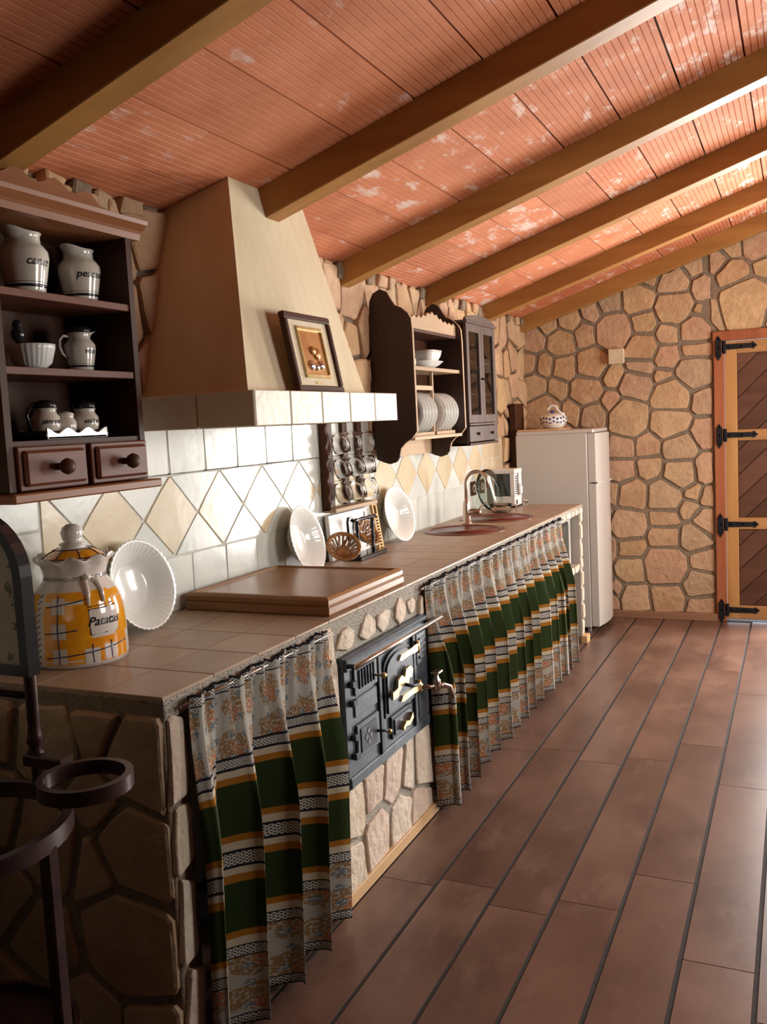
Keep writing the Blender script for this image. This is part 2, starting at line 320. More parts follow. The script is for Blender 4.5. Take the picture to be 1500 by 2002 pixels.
def piece(name, poly, f, M, parent, base, d0, d1, inset=.005, jit=0, rounded=True, tilt=0, dome=0):
    """one stone or tile: a prism with a chamfered, slightly uneven face"""
    poly = dedupe(poly)
    if len(poly) < 3 or abs(area2(poly)) < 2e-4: return None
    if area2(poly) < 0: poly = poly[::-1]
    if rounded:
        q = []
        for i in range(len(poly)):
            a = poly[i]; b = poly[(i + 1) % len(poly)]; L_ = math.hypot(b[0] - a[0], b[1] - a[1])
            ts = (.12, .88) if L_ < .09 else (.07, .5, .93)
            for t in ts: q.append((a[0] + (b[0] - a[0]) * t + R.uniform(-jit, jit), a[1] + (b[1] - a[1]) * t + R.uniform(-jit, jit)))
        poly = q
    n = len(poly); cx = sum(p[0] for p in poly) / n; cy = sum(p[1] for p in poly) / n
    rad = sum(math.hypot(p[0] - cx, p[1] - cy) for p in poly) / n; k = max(.5, 1 - inset / max(rad, .01))
    tu, tv = R.uniform(-tilt, tilt), R.uniform(-tilt, tilt)
    hgt = lambda u, v: d1 + (u - cx) * tu + (v - cy) * tv
    top = [(cx + (u - cx) * k, cy + (v - cy) * k) for u, v in poly]
    vs = [f(u, v, d0) for u, v in poly] + [f(u, v, hgt(u, v) - inset * .7) for u, v in poly] + [f(u, v, hgt(u, v) + R.uniform(-dome, dome) * .5) for u, v in top] + [f(cx, cy, d1 + dome)]
    fs = []
    for i in range(n):
        j = (i + 1) % n
        fs += [(i, j, n + j, n + i), (n + i, n + j, 2 * n + j, 2 * n + i)]
        fs.append((2 * n + i, 2 * n + j, 3 * n)) if dome else None
    if not dome: vs.pop(); fs = [x for x in fs if x]; fs.append(tuple(2 * n + i for i in range(n)))
    fs = [x for x in fs if x]
    c = Vector(f(cx, cy, (d0 + d1) / 2))
    o = link(name, [Vector(v) - c for v in vs], fs, M, parent, c - Vector(base))
    return o
def dup(root, loc, rotz=None, label=None):
    r = root.copy(); C.objects.link(r); r.location = loc
    if rotz is not None: r.rotation_euler = rotz
    if label: r['label'] = label
    for ch in list(root.children):
        c = ch.copy(); C.objects.link(c); c.parent = r
        for g in list(ch.children):
            d = g.copy(); C.objects.link(d); d.parent = c
    return r
def cut(o, c, r, z0, z1):
    """cut a round hole into a mesh object (world coordinates)"""
    b = MB(); b.lathe([(r, z0), (r, z1)], 40, (c[0], c[1], 0)); k = b.build('cutter', m_mortar)
    md = o.modifiers.new('b', 'BOOLEAN'); md.operation = 'DIFFERENCE'; md.object = k; md.solver = 'EXACT'
    dg = bpy.context.evaluated_depsgraph_get(); me = bpy.data.meshes.new_from_object(o.evaluated_get(dg)); o.modifiers.clear(); o.data = me
    bpy.data.objects.remove(k)
def text_mesh(s, size, shear=.3, bold=0):
    cu = bpy.data.curves.new('t', 'FONT'); cu.body = s; cu.size = size; cu.shear = shear; cu.align_x = 'CENTER'; cu.offset = bold; cu.resolution_u = 3
    o = bpy.data.objects.new('t', cu); C.objects.link(o); dg = bpy.context.evaluated_depsgraph_get()
    me = bpy.data.meshes.new_from_object(o.evaluated_get(dg)); vs = [v.co.copy() for v in me.vertices]; fs = [tuple(p.vertices) for p in me.polygons]
    bpy.data.objects.remove(o); return vs, fs
def rz(prof, z):
    for (r0, z0), (r1, z1) in zip(prof, prof[1:]):
        if min(z0, z1) <= z <= max(z0, z1) and abs(z1 - z0) > 1e-6: return r0 + (r1 - r0) * (z - z0) / (z1 - z0)
    return prof[0][0]
def wraptext(s, size, prof, ang, z0, M, parent, name='lettering', shear=.3, bold=0):
    vs, fs = text_mesh(s, size, shear, bold); r0 = rz(prof, z0); out = []
    for v in vs:
        z = z0 + v.y; r = rz(prof, z) + .0008; a = ang + v.x / r0; out.append((r * math.cos(a), r * math.sin(a), z))
    return link(name, out, fs, M, parent)
def patch(prof, a0, a1, z0, z1, M, parent, name, off=.0005, na=8, nz=8):
    vs = []; fs = []
    for i in range(nz + 1):
        z = z0 + (z1 - z0) * i / nz
        for k in range(na + 1):
            a = a0 + (a1 - a0) * k / na; r = rz(prof, z) + off; vs.append((r * math.cos(a), r * math.sin(a), z))
    for i in range(nz):
        for k in range(na): q = i * (na + 1) + k; fs.append((q, q + 1, q + na + 2, q + na + 1))
    return link(name, vs, fs, M, parent, smooth=True)

# ================================================================== THE SETTING
ZC, SL = 2.225, .315          # ceiling height at the long wall and its slope
XR, YN, YF = 3.2, -5.0, 6.70
zc = lambda x: ZC + SL * x
floor = struct(MB().box(-.2, XR + .2, YN - .2, YF + .2, -.12, -.0035).build('floor', m_seam))
PW, gp = .195, .0068
xk = .610 - 2 * PW
col = 0
while xk < XR:
    y = -.2 - R.uniform(0, 1.2)
    while y < YF:
        y1 = y + 1.26
        a, b = max(y, -.6), min(y1, YF)
        if b - a > .05:
            o = piece('floor_plank', [(xk + gp, a + .0008), (xk + PW - gp, a + .0008), (xk + PW - gp, b - .0008), (xk + gp, b - .0008)], fZ, m_plank, floor, (0, 0, 0), -.004, 0, .0012, rounded=False)
        y = y1
    xk += PW; col += 1
wl = struct(MB().box(-.25, 0, YN, YF + .2, -.1, ZC + .1).build('wall_left', m_mortar))
# end wall with the doorway
wb = MB(); wb.box(-.25, 1.36, YF, YF + .2, -.1, 2.19); 
wb.box(1.36, 2.72, YF, YF + .2, 2.0, 3.5); wb.box(2.72, XR + .2, YF, YF + .2, -.1, 3.5)
wb = struct(wb.build('wall_back', m_mortar))
for x0, x1 in ((-.25, 1.36),):
    struct(MB().box(0, 1.36, YF, YF + .2, 2.19, 2.8).build('wall_back_gable', m_mortar))
# right wall (outside the picture) with window and garden door
wr = MB(); wr.box(XR, XR + .2, YN, 2.3, -.1, 3.5); wr.box(XR, XR + .2, 3.2, 4.6, -.1, 3.5); wr.box(XR, XR + .2, 2.3, 3.2, -.1, .92); wr.box(XR, XR + .2, 2.3, 3.2, 2.1, 3.5); wr.box(XR, XR + .2, 4.6, 5.8, -.1, .92); wr.box(XR, XR + .2, 4.6, 5.8, 2.1, 3.5)
wr.box(XR, XR + .2, 5.8, YF + .2, -.1, 3.5)
struct(wr.build('wall_right', m_white_wall))
wf = struct(MB().box(-.25, XR + .2, YN - .2, YN, -.1, 3.6).build('wall_front', m_white_wall))
w1 = MB(); 
for (a, b, c, d) in ((4.6, 4.66, .92, 2.1), (5.74, 5.8, .92, 2.1), (4.6, 5.8, .92, .98), (4.6, 5.8, 2.04, 2.1), (5.17, 5.23, .92, 2.1)): w1.box(XR + .02, XR + .09, a, b, c, d)
struct(w1.build('window_1', m_doorl))
w2 = MB()
for (a, b, c, d) in ((2.3, 2.36, .92, 2.1), (3.14, 3.2, .92, 2.1), (2.3, 3.2, .92, .98), (2.3, 3.2, 2.04, 2.1), (2.72, 2.78, .92, 2.1)): w2.box(XR + .02, XR + .09, a, b, c, d)
struct(w2.build('window_2', m_doorl))
# ceiling slab and ribbed clay boards
ceil = struct(MB().box(-.25, XR + .25, YN - .2, YF + .2, ZC + .035, ZC + .2, sh=SL).build('ceiling', m_mortar))
BY = [1.655, 2.67, 3.69, 4.69, 5.70, 6.60]
def board_mesh(w, l, M):
    vs = []; fs = []; ng = 10; prof = [(0, .03)]
    for k in range(ng):
        u0 = w * k / ng; u1 = w * (k + 1) / ng; g = .0022
        prof += [(u0 + (g if k else .002), 0), (u1 - (g if k < ng - 1 else .002), 0)]
        if k < ng - 1: prof.append((u1, .0035))
    prof.append((w, .03))
    for (u, d) in prof:
        for yy in (0, l): vs.append((u - w / 2, yy - l / 2, d))
    for i in range(len(prof) - 1): fs.append((2 * i, 2 * i + 1, 2 * i + 3, 2 * i + 2))
    n = len(prof); fs.append(tuple(2 * i for i in range(n))); fs.append(tuple(2 * i + 1 for i in range(n - 1, -1, -1)))
    me = bpy.data.meshes.new('clay_board'); me.from_pydata(vs, [], fs); me.materials.append(M); return me
cs = math.sqrt(1 + SL * SL); bw = .2232
bm_cache = {}
bays = [(.62, BY[0])] + [(BY[i], BY[i + 1]) for i in range(5)]
for bi, (y0, y1) in enumerate(bays):
    yy0 = y0 + .045; yy1 = y1 + .045; l = round(yy1 - yy0 - .003, 3)
    key = (l, bi < 2)
    if key not in bm_cache: bm_cache[key] = board_mesh(bw * cs - .003, l, m_clay_clean if bi < 2 else m_clay)
    off = R.uniform(-.03, .03)
    xs = [.377 + .2232 * k for k in range(-2, 14)]
    for x in xs:
        o = bpy.data.objects.new('clay_board', bm_cache[key]); C.objects.link(o); o.parent = ceil
        xc = x + bw / 2; o.location = (xc, (yy0 + yy1) / 2, zc(xc) + R.uniform(-.0015, .0015)); o.rotation_euler = (R.uniform(-.0015, .0015), -math.atan(SL), 0)
ORD = ['nearest the camera, its lower end above the dark wall shelf', 'ending against the front of the extractor hood', 'entering the stone wall just right of the hood', 'entering the wall above the plate rack', 'entering the wall above the glazed cabinet', 'lying against the far stone wall above the door']
for i, y in enumerate(BY):
    o = MB().box(.235 if i == 1 else -.03, XR + .1, y, y + .088, ZC - .105, ZC + .002, .003, SL).build('roof_beam', m_beam)
    o.location = (0, 0, 0); tag(o, 'sloping honey pine ceiling beam ' + ORD[i], 'beam', 'exposed ceiling beams')
# knot at the end of the first beam
kb = MB(); kb.lathe([(.0, 0), (.011, 0), (.012, -.003), (.014, -.004), (.016, 0), (.0165, .004)], 16); 
ko = kb.build('beam_knot', m_stove_dk, None, True); ko.rotation_euler = (0, -math.atan(SL), 0)
bmo = [o for o in C.objects if o.name == 'roof_beam'][0]; ko.parent = bmo; ko.location = (.055, 1.70, zc(.055) - .106)

# ---- stones of the far wall, placed from the picture
ES = [(0.09,2.07,0.1),(0.3,2.04,0.11),(0.47,2.08,0.09),(0.21,2.17,0.08),(0.36,2.18,0.09),(0.53,2.23,0.07),(0.68,2.09,0.13),(0.66,2.29,0.09),(0.87,2.29,0.12),(0.9,2.14,0.1),(0.88,1.95,0.11),(1.06,2.04,0.09),(1.1,2.22,0.14),(1.1,2.37,0.12),(1.07,2.46,0.06),(0.94,2.42,0.08),(1.29,2.33,0.09),(1.24,2.46,0.07),(1.4,2.48,0.09),(1.49,2.56,0.08),(1.49,2.4,0.12),(1.56,2.2,0.18),(1.64,2.57,0.11),(1.68,2.43,0.08),(1.26,2.16,0.07),(1.36,2.15,0.09),(1.24,2.05,0.12),(1.24,1.91,0.1),(1.05,1.88,0.09),(0.87,1.81,0.09),(1.23,1.76,0.13),(0.67,1.76,0.08),(0.52,1.86,0.12),(0.32,1.86,0.09),(0.17,1.89,0.08),(0.04,1.91,0.09),(0.08,1.71,0.1),(0.26,1.69,0.07),(0.48,1.67,0.12),(0.83,1.68,0.12),(1.02,1.73,0.07),(1.07,1.59,0.14),(1.28,1.56,0.09),(0.66,1.57,0.09),(0.77,1.47,0.15),(0.53,1.49,0.11),(0.36,1.52,0.08),(0.15,1.54,0.13),(1.06,1.42,0.14),(1.28,1.33,0.09),(1.12,1.24,0.12),(0.91,1.25,0.09),(0.72,1.25,0.09),(0.92,1.11,0.09),(0.72,1.09,0.09),(1.12,1.06,0.12),(1.3,1.08,0.09),(0.79,0.9,0.11),(0.66,0.92,0.05),(1.01,0.89,0.12),(1.21,0.91,0.05),(1.32,0.88,0.06),(1.18,0.8,0.06),(1.3,0.71,0.09),(0.76,0.68,0.12),(1.01,0.73,0.09),(1.01,0.59,0.1),(1.21,0.59,0.1),(0.78,0.52,0.09),(0.78,0.35,0.1),(1.01,0.38,0.16),(1.27,0.41,0.09),(0.66,0.19,0.05),(0.8,0.14,0.11),(1.02,0.16,0.12),(1.24,0.26,0.12),(1.26,0.11,0.09)]
es = list(ES)
def fill(u0, u1, v0, v1, s, r=.1):
    out = []
    nu = max(1, round((u1 - u0) / s)); nv = max(1, round((v1 - v0) / s))
    for i in range(nu):
        for j in range(nv): out.append((u0 + (i + .5 + R.uniform(-.33, .33)) * (u1 - u0) / nu, v0 + (j + .5 + R.uniform(-.33, .33)) * (v1 - v0) / nv, r * R.uniform(.8, 1.2)))
    return out
es += fill(0, .6, 0, 1.4, .22) + fill(1.75, XR, 2.05, 3.1, .22)
fE = lambda u, v, d: (u, YF - d, v)
zr = lambda x: zc(x) - .01
left_reg = [(0.005, .05), (1.345, .05), (1.345, zc(1.345)), (0.005, zc(0))]
top_reg = [(1.345, 2.02), (XR, 2.02), (XR, zc(XR)), (1.345, zc(1.345))]
nrm = math.hypot(SL, 1)
ex = [(-SL / nrm, 1 / nrm, (ZC - .005) / nrm)]
lefts = [s for s in es if s[0] < 1.345 or s[1] < 2.0]
for reg, sel in ((left_reg, lambda s: s[0] < 1.345), (top_reg, lambda s: s[0] >= 1.345)):
    for i, s in enumerate(es):
        pass
def cells_sel(seeds, region, gap, sel, extra):
    allc = []
    for i, s in enumerate(seeds):
        if not sel(s): continue
        poly = list(region); g = gap * R.uniform(.75, 1.35)
        for j, q in enumerate(seeds):
            if i == j: continue
            dx, dy = q[0] - s[0], q[1] - s[1]; d = math.hypot(dx, dy)
            if d > .9 or d < 1e-6: continue
            t = (d * d + s[2] ** 2 - q[2] ** 2) / (2 * d); nx, ny = dx / d, dy / d
            poly = clip(poly, nx, ny, nx * s[0] + ny * s[1] + t - g / 2)
            if len(poly) < 3: break
        for e in extra:
            if len(poly) >= 3: poly = clip(poly, *e)
        if len(poly) >= 3: allc.append(poly)
    return allc
for reg, sel in ((left_reg, lambda s: s[0] < 1.345), (top_reg, lambda s: s[0] >= 1.345)):
    for p in cells_sel(es, reg, .025, sel, ex):
        piece('stone', p, fE, m_stone, wb, (0, 0, 0), -.01, R.uniform(.007, .014), .004, .005, tilt=.03, dome=.001)
struct(MB().box(0, 1.362, YF - .035, YF, 0, .052, .002).build('baseboard_back', m_skirt))
struct(MB().box(2.72, XR, YF - .035, YF, 0, .052, .002).build('baseboard_back_right', m_skirt))

# ---- long wall: tiles behind the counter
CT = .917
TG = .0035
def tile(poly, M, parent=wl, d=.006):
    # shrink towards the centre by the joint
    n = len(poly); out = list(poly); cx = sum(p[0] for p in poly) / n; cy = sum(p[1] for p in poly) / n
    if area2(poly) < 0: poly = poly[::-1]
    for i in range(n):
        a = poly[i]; b = poly[(i + 1) % n]; ex_, ey = b[0] - a[0], b[1] - a[1]; L_ = math.hypot(ex_, ey)
        if L_ < 1e-5: continue
        nx, ny = ey / L_, -ex_ / L_; out = clip(out, nx, ny, nx * a[0] + ny * a[1] - TG / 2) if i else clip(poly, nx, ny, nx * a[0] + ny * a[1] - TG / 2)
    # small rounding of corners + edge irregularity
    q = []
    n = len(out)
    if n < 3: return
    for i in range(n):
        a = out[i]; b = out[(i + 1) % n]; L_ = math.hypot(b[0] - a[0], b[1] - a[1])
        if L_ < .004: continue
        t = .004 / L_
        for k in (t, .33, .66, 1 - t): q.append((a[0] + (b[0] - a[0]) * k + R.uniform(-.0008, .0008), a[1] + (b[1] - a[1]) * k + R.uniform(-.0008, .0008)))
    piece('tile', q, fX, M, parent, (0, 0, 0), -.002, d + R.uniform(-.0008, .0008), .003, rounded=False, tilt=.006)
gb = MB().box(0, .0035, .6, 6.1, CT - .02, 1.375).box(0, .0035, .6, 3.95, 1.37, 1.57).build('tile_grout', m_tgrout, wl)
y = 1.84
# plain tiles left of the diamond band
for k in range(6):
    y1 = 1.835 - .2 * k
    for z0, z1 in ((CT, 1.058), (1.058, 1.258), (1.258, 1.37)): tile([(y1 - .2, z0), (y1, z0), (y1, z1), (y1 - .2, z1)], m_tile)
P = .2833; ZM = 1.2335
tips = [1.838 + P * k for k in range(15)]
yend = tips[-1]
# each diamond hangs between its side corners at tips -/+ P/2; the band starts with half a diamond
tile([(1.838, 1.10), (1.838 + P / 2, ZM), (1.838, 1.37)], m_diamond)
for k in range(1, 14):
    c = tips[k]; tile([(c - P / 2, ZM), (c, 1.10), (c + P / 2, ZM), (c, 1.37)], m_diamond)
for k in range(0, 13):
    a, b = tips[k], tips[k + 1]; mid_ = (a + b) / 2
    tile([(a, 1.37), (mid_, ZM), (b, 1.37)], m_tile); tile([(a, 1.10), (b, 1.10), (mid_, ZM)], m_tile)
a = tips[13]; tile([(a, 1.37), (a + P / 2, ZM), (a + P / 2, 1.37)], m_tile); tile([(a, 1.10), (a + P / 2, 1.10), (a + P / 2, ZM)], m_tile)
yy = a + P / 2
while yy < 6.08: 
    e = min(yy + .2, 6.1); tile([(yy, 1.10), (e, 1.10), (e, 1.24), (yy, 1.24)], m_diamond); tile([(yy, 1.24), (e, 1.24), (e, 1.37), (yy, 1.37)], m_diamond); yy = e
yy = 1.85
tile([(1.835, CT), (1.895, CT), (1.895, 1.10), (1.835, 1.10)], m_tile)
yy = 1.895
while yy < 6.09:
    e = min(yy + .2015, 6.1); tile([(yy, CT), (e, CT), (e, 1.10), (yy, 1.10)], m_tile); yy = e
yy = 1.20
while yy < 3.94:
    e = min(yy + .2015, 3.95); tile([(yy, 1.37), (e, 1.37), (e, 1.57), (yy, 1.57)], m_tile); yy = e
# stones above and beside the tiles
ls = [(2.06, 2.12, .09), (2.10, 1.97, .08), (2.07, 1.80, .09), (2.20, 2.06, .09), (2.22, 1.86, .10), (2.17, 1.68, .10), (2.36, 2.13, .1), (2.4, 1.9, .1), (2.36, 1.7, .1), (2.06, 1.62, .07)]
ls += fill(1.2, 2.0, 1.58, 2.22, .2) + fill(2.5, 3.0, 1.6, 2.22, .22) + fill(3.0, 6.68, 1.39, 2.2, .185) + fill(3.95, 6.68, 1.38, 1.5, .2)
for p in cells(ls, [(1.2, 1.572), (3.95, 1.572), (3.95, 2.21), (1.2, 2.21)], .018): piece('stone', p, fX, m_stone, wl, (0, 0, 0), -.01, R.uniform(.018, .035), .008, .005, tilt=.07, dome=.004)
for p in cells(ls, [(3.96, 1.374), (6.69, 1.374), (6.69, 2.21), (3.96, 2.21)], .018): piece('stone', p, fX, m_stone, wl, (0, 0, 0), -.01, R.uniform(.018, .035), .008, .005, tilt=.07, dome=.004)
ls2 = fill(6.1, 6.69, .0, 1.38, .2)
for p in cells(ls2, [(6.105, .05), (6.69, .05), (6.69, 1.365), (6.105, 1.365)], .018): piece('stone', p, fX, m_stone, wl, (0, 0, 0), -.01, R.uniform(.018, .035), .008, .005, tilt=.07, dome=.004)
# rough mortar bead and broken stone ends where wall meets ceiling
for i in range(46):
    yy = 1.7 + i * .108
    if 2.45 < yy < 3.0: continue
    piece('stone', [(yy, 2.175 + R.uniform(-.02, .01)), (yy + R.uniform(.05, .1), 2.17 + R.uniform(-.02, .01)), (yy + .09, 2.225), (yy + .01, 2.228)], fX, m_stone if i % 3 else m_mortar, wl, (0, 0, 0), 0, R.uniform(.02, .05), .008, .006, tilt=.1, dome=.003)

# ================================================================== DOOR in the far wall
d = struct(bpy.data.objects.new('door_1', None)); C.objects.link(d); DB = Vector((1.36, YF, 0)); d.location = DB
def D(): return MB(DB)
D().box(1.36, 1.425, YF - .03, YF + .1, 0, 1.99, .003).build('door_post', m_doorf, d)
D().box(2.66, 2.72, YF - .03, YF + .1, 0, 1.99, .003).build('door_post', m_doorf, d)
D().box(1.355, 2.725, YF - .032, YF + .1, 1.955, 2.02, .003).build('door_head', m_doorf, d)
leaf = D().box(1.428, 1.93, YF + .02, YF + .05, .02, 1.95).build('door_leaf', m_doorp, d)
yf = YF
D().box(1.43, 1.508, yf - .012, yf + .03, .02, 1.95, .003).build('stile', m_doorl, d)
D().box(1.88, 1.93, yf - .012, yf + .03, .02, 1.95, .003).build('stile', m_doorl, d)
for z0, z1 in ((.02, .115), (.655, .735), (1.27, 1.345), (1.865, 1.95)):
    D().box(1.508, 1.88, yf - .0115, yf + .03, z0, z1, .003).build('rail', m_doorr, d)
for (x0, x1) in ((1.51, 1.88),):
    for (z0, z1) in ((.115, .655), (.735, 1.27), (1.345, 1.865)):
        rect = [(x0, z0), (x1, z0), (x1, z1), (x0, z1)]
        s2 = math.sqrt(.5); c0 = -x0 * s2 + z0 * s2 - (x1 - x0) * s2
        k = 0
        cc = -x1 * s2 + z0 * s2 - R.uniform(0, .08)
        while cc < -x0 * s2 + z1 * s2:
            p = clip(clip(rect, -s2, s2, cc + .118), s2, -s2, -(cc + .002))
            if len(p) >= 3:
                piece('panel_board', p, lambda u, v, q: (u, YF + .02 - q, v), m_doorp, d, DB, 0, .014, .003, rounded=False)
            cc += .12
for z in (.085, .69, 1.31, 1.912):
    h = D().box(1.372, 1.412, yf - .037, yf - .03, z - .06, z + .05, .001).box(1.412, 1.44, yf - .03, yf - .016, z - .045, z + .045, .002)
    h.prism([(1.375, z - .06), (1.41, z - .06), (1.392, z - .09)], lambda u, v, q: (u, yf - q, v), None, .03, .037)
    h.prism([(1.375, z + .05), (1.41, z + .05), (1.392, z + .08)], lambda u, v, q: (u, yf - q, v), None, .03, .037)
    h.prism([(1.41, z - .02), (1.60, z - .016), (1.613, z - .024), (1.64, z), (1.613, z + .024), (1.60, z + .016), (1.41, z + .02)], lambda u, v, q: (u, yf - q, v), None, .012, .018)
    ho = h.build('strap_hinge', m_iron, d)
    for (hx, hz, q) in ((1.392, z - .06, .037), (1.392, z, .037), (1.392, z + .06, .037), (1.455, z, .018), (1.535, z, .018), (1.612, z, .018)):
        MB(DB).lathe([(.0, .004), (.004, .003), (.006, 0)], 8, (hx, yf - q, hz), ax='y').build('rivet', m_steel, ho).location = (0, 0, 0)
for o in [o for o in C.objects if o.name.startswith('rivet')]:
    for v in o.data.vertices: pass
sw = MB((.705, YF - .03, 1.86)).box(.651, .760, YF - .055, YF - .02, 1.85, 1.957, .004).build('wall_junction_box', m_linen, None, loc=(.705, YF - .03, 1.86))
tag(sw, 'square cream junction box cover fixed to the far stone wall', 'wall plate')

# ================================================================== COUNTER
Y0, Y1, XF = 1.575, 5.925, .59
kc = thing('kitchen_counter', 'long masonry kitchen counter of rough stone with a beige tiled worktop', 'counter', (0, Y0, 0))
KB = Vector((0, Y0, 0))
def K(): return MB(KB)
slab = K().box(.002, XF - .004, Y0 + .004, Y1, CT - .06, CT - .0115).build('worktop_slab', m_grout, kc)
ed = K()
random.seed(3)
K().box(XF - .02, XF + .004, Y0, Y1, CT - .055, CT - .007, .002).build('mortar_edge', m_pebble, kc)
K().box(.002, XF, Y0 - .002, Y0 + .08, 0, CT - .008, .003).build('end_wall', m_mortar, kc)
K().box(.45, XF, 2.335, 3.14, 0, CT - .05).build('oven_pier', m_pebble, kc)
K().box(.10, XF - .006, 5.86, 5.922, 0, CT - .06).build('end_pier', m_cementx, kc)
K().box(.10, XF - .02, 5.18, 5.86, .49, .525).build('lower_shelf', m_cementx, kc)
K().box(.002, .05, Y0 + .08, 5.9, .0, .85).build('recess_back', m_cementx, kc)
tx = [(.412, XF + .002), (.212, .412), (.012, .212)]
tiles = []
yy = Y0
while yy < Y1 - .01:
    e = min(yy + .1985, Y1)
    for a, b in tx:
        o = piece('worktop_tile', [(a + .0016, yy + .0016), (b - .0016, yy + .0016), (b - .0016, e - .0016), (a + .0016, e - .0016)], fZ, m_ctile, kc, KB, CT - .012, CT, .0018, rounded=False)
        if 4.2 < e and yy < 5.4: tiles.append(o)
    yy = e
SK = [(.268, 4.53, .205), (.268, 5.10, .205)]
bpy.context.view_layer.update()
for sx, sy, sr in SK:
    cut(slab, (sx, sy), sr - .012, .7, 1.0)
    for o in tiles:
        c = o.matrix_world.translation
        if abs(c.x - sx) < sr + .12 and abs(c.y - sy) < sr + .12: cut(o, (sx, sy), sr - .012, .7, 1.0)
# stones on the counter
CE = [(0.23,0.8,0.09),(0.41,0.84,0.05),(0.52,0.77,0.09),(0.38,0.64,0.04),(0.47,0.55,0.08),(0.22,0.53,0.09),(0.35,0.49,0.04),(0.17,0.27,0.07),(0.44,0.31,0.11),(0.03,0.06,0.09),(0.05,0.37,0.06),(0.06,.83,.09),(0.04,.6,.08),(.3,.07,.09),(.5,.06,.08)]
for p in cells(CE, [(.01, .01), (.585, .01), (.585, CT - .045), (.01, CT - .045)], .022):
    piece('stone', p, lambda u, v, q: (u, Y0 - q, v), m_stone_dark, kc, KB, 0, R.uniform(.012, .024), .007, .004, tilt=.05, dome=.003)
SP = [(2.46,0.28,0.08),(2.60,0.30,0.07),(2.77,0.28,0.08),(2.90,0.25,0.07),(3.04,0.24,0.09),(2.82,0.10,0.08),(2.62,0.12,0.09),(2.41,0.10,0.08),(2.98,.07,.07)]
for p in cells(SP, [(2.34, .02), (3.135, .02), (3.135, .36), (2.34, .36)], .022):
    piece('stone', p, fX, m_stone_pale, kc, KB, XF - .004, XF + R.uniform(.008, .016), .005, .005, tilt=.04, dome=.003)
for (c, w_, h_, s) in ((2.47, .13, .060, 1), (2.615, .11, .062, 2), (2.75, .115, .062, 3), (2.885, .105, .060, 4), (2.995, .075, .05, 5), (3.08, .05, .08, 6)):
    rr = random.Random(s + 20); n = 6; p = [(c + w_ / 2 * math.cos(2 * PI * k / n + .4) * rr.uniform(.7, 1.25), (.835 if s < 6 else .80) + h_ * .75 * math.sin(2 * PI * k / n + .4) * rr.uniform(.65, 1.2)) for k in range(n)]
    piece('stone', p, fX, m_stone_pale, kc, KB, XF - .004, XF + rr.uniform(.008, .014), .004, .003, tilt=.05, dome=.003)
for (c, z, w_, h_) in ((2.372, .70, .04, .11), (2.372, .48, .045, .12), (3.105, .60, .035, .12), (3.105, .43, .04, .10), (2.36, .84, .035, .05)):
    p = [(c - w_ / 2, z - h_ * .8), (c + w_ / 2, z - h_), (c + w_ / 2, z + h_ * .8), (c, z + h_), (c - w_ / 2, z + h_ * .7)]
    piece('stone', p, fX, m_stone_pale, kc, KB, XF - .004, XF + .010, .004, .004, tilt=.03, dome=.002)
for (c, z, w_, h_) in ((1.606, .775, .052, .105), (1.608, .58, .056, .08), (1.604, .385, .050, .105), (1.608, .145, .056, .12)):
    p = [(c - w_ * .7, z - h_), (c + w_ / 2, z - h_ * .9), (c + w_ * .6, z + h_ * .8), (c - w_ * .4, z + h_)]
    piece('stone', p, fX, m_stone_pale, kc, KB, XF - .004, XF + .012, .005, .006, tilt=.05, dome=.002)
for (z, h_) in ((.85, .05), (.74, .05), (.62, .05), (.53, .035), (.43, .05), (.32, .05), (.21, .05), (.10, .05)):
    p = [(5.868, z - h_), (5.925, z - h_ * .9), (5.922, z + h_ * .8), (5.866, z + h_ * .9)]
    piece('stone', p, fX, m_stone_pale, kc, KB, XF - .008, XF + R.uniform(-.003, .004), .003, .004, tilt=.03, dome=.001)
yy = 5.2
while yy < 5.85:
    piece('stone', [(yy + .004, .487), (yy + .05, .487), (yy + .05, .53), (yy + .004, .53)], fX, m_stone_pale, kc, KB, XF - .022, XF - R.uniform(.0, .01), .004, .004, dome=.002); yy += .055
yy = 1.68
while yy < 5.86:
    w_ = R.uniform(.05, .12)
    if not 2.33 < yy < 3.14: piece('stone', [(yy, .866), (yy + w_ * .9, .862), (yy + w_ * .95, .893), (yy + .005, .897)], fX, m_stone_pale, kc, KB, XF - .01, XF + R.uniform(.005, .009), .004, .004, dome=.002)
    yy += w_ + .035
K().box(XF + .0, XF + .022, 2.335, 3.14, 0, .042, .002).build('pine_skirting', m_strip, kc)
K().box(XF - .01, XF + .03, 5.84, 5.93, 0, .05, .002).build('pine_skirting', m_strip, kc)

# ================================================================== SINKS, TAP
for i, (sx, sy, sr) in enumerate(SK):
    t = thing('round_sink', ('oxblood round sink nearest the camera, set in the tiled worktop', 'oxblood round sink farther away, beside the coffee maker')[i], 'sink', (sx, sy, CT), group='round sinks in the worktop')
    MB().lathe([(sr - .018, -.004), (sr - .014, .004), (sr + .002, .007), (sr + .014, .005), (sr + .018, .0005), (sr + .01, 0)], 48).build('rim', m_sinkrim, t, True)
    MB().lathe([(sr - .016, .002), (sr - .02, -.03), (sr - .035, -.13), (sr - .07, -.148), (.03, -.152), (0, -.154)], 48).build('basin', m_sink, t, True)
    MB().lathe([(.0, -.149), (.02, -.148), (.028, -.151)], 16).build('drain', m_steel, t, True)
t = thing('kitchen_faucet', 'bronze toned gooseneck tap standing between the two round sinks', 'tap', (.175, 4.83, CT))
MB().lathe([(.03, 0), (.03, .006), (.022, .012), (.021, .10), (.018, .125), (.012, .135), (.010, .15)], 20).build('tap_body', m_bronze, t, True)
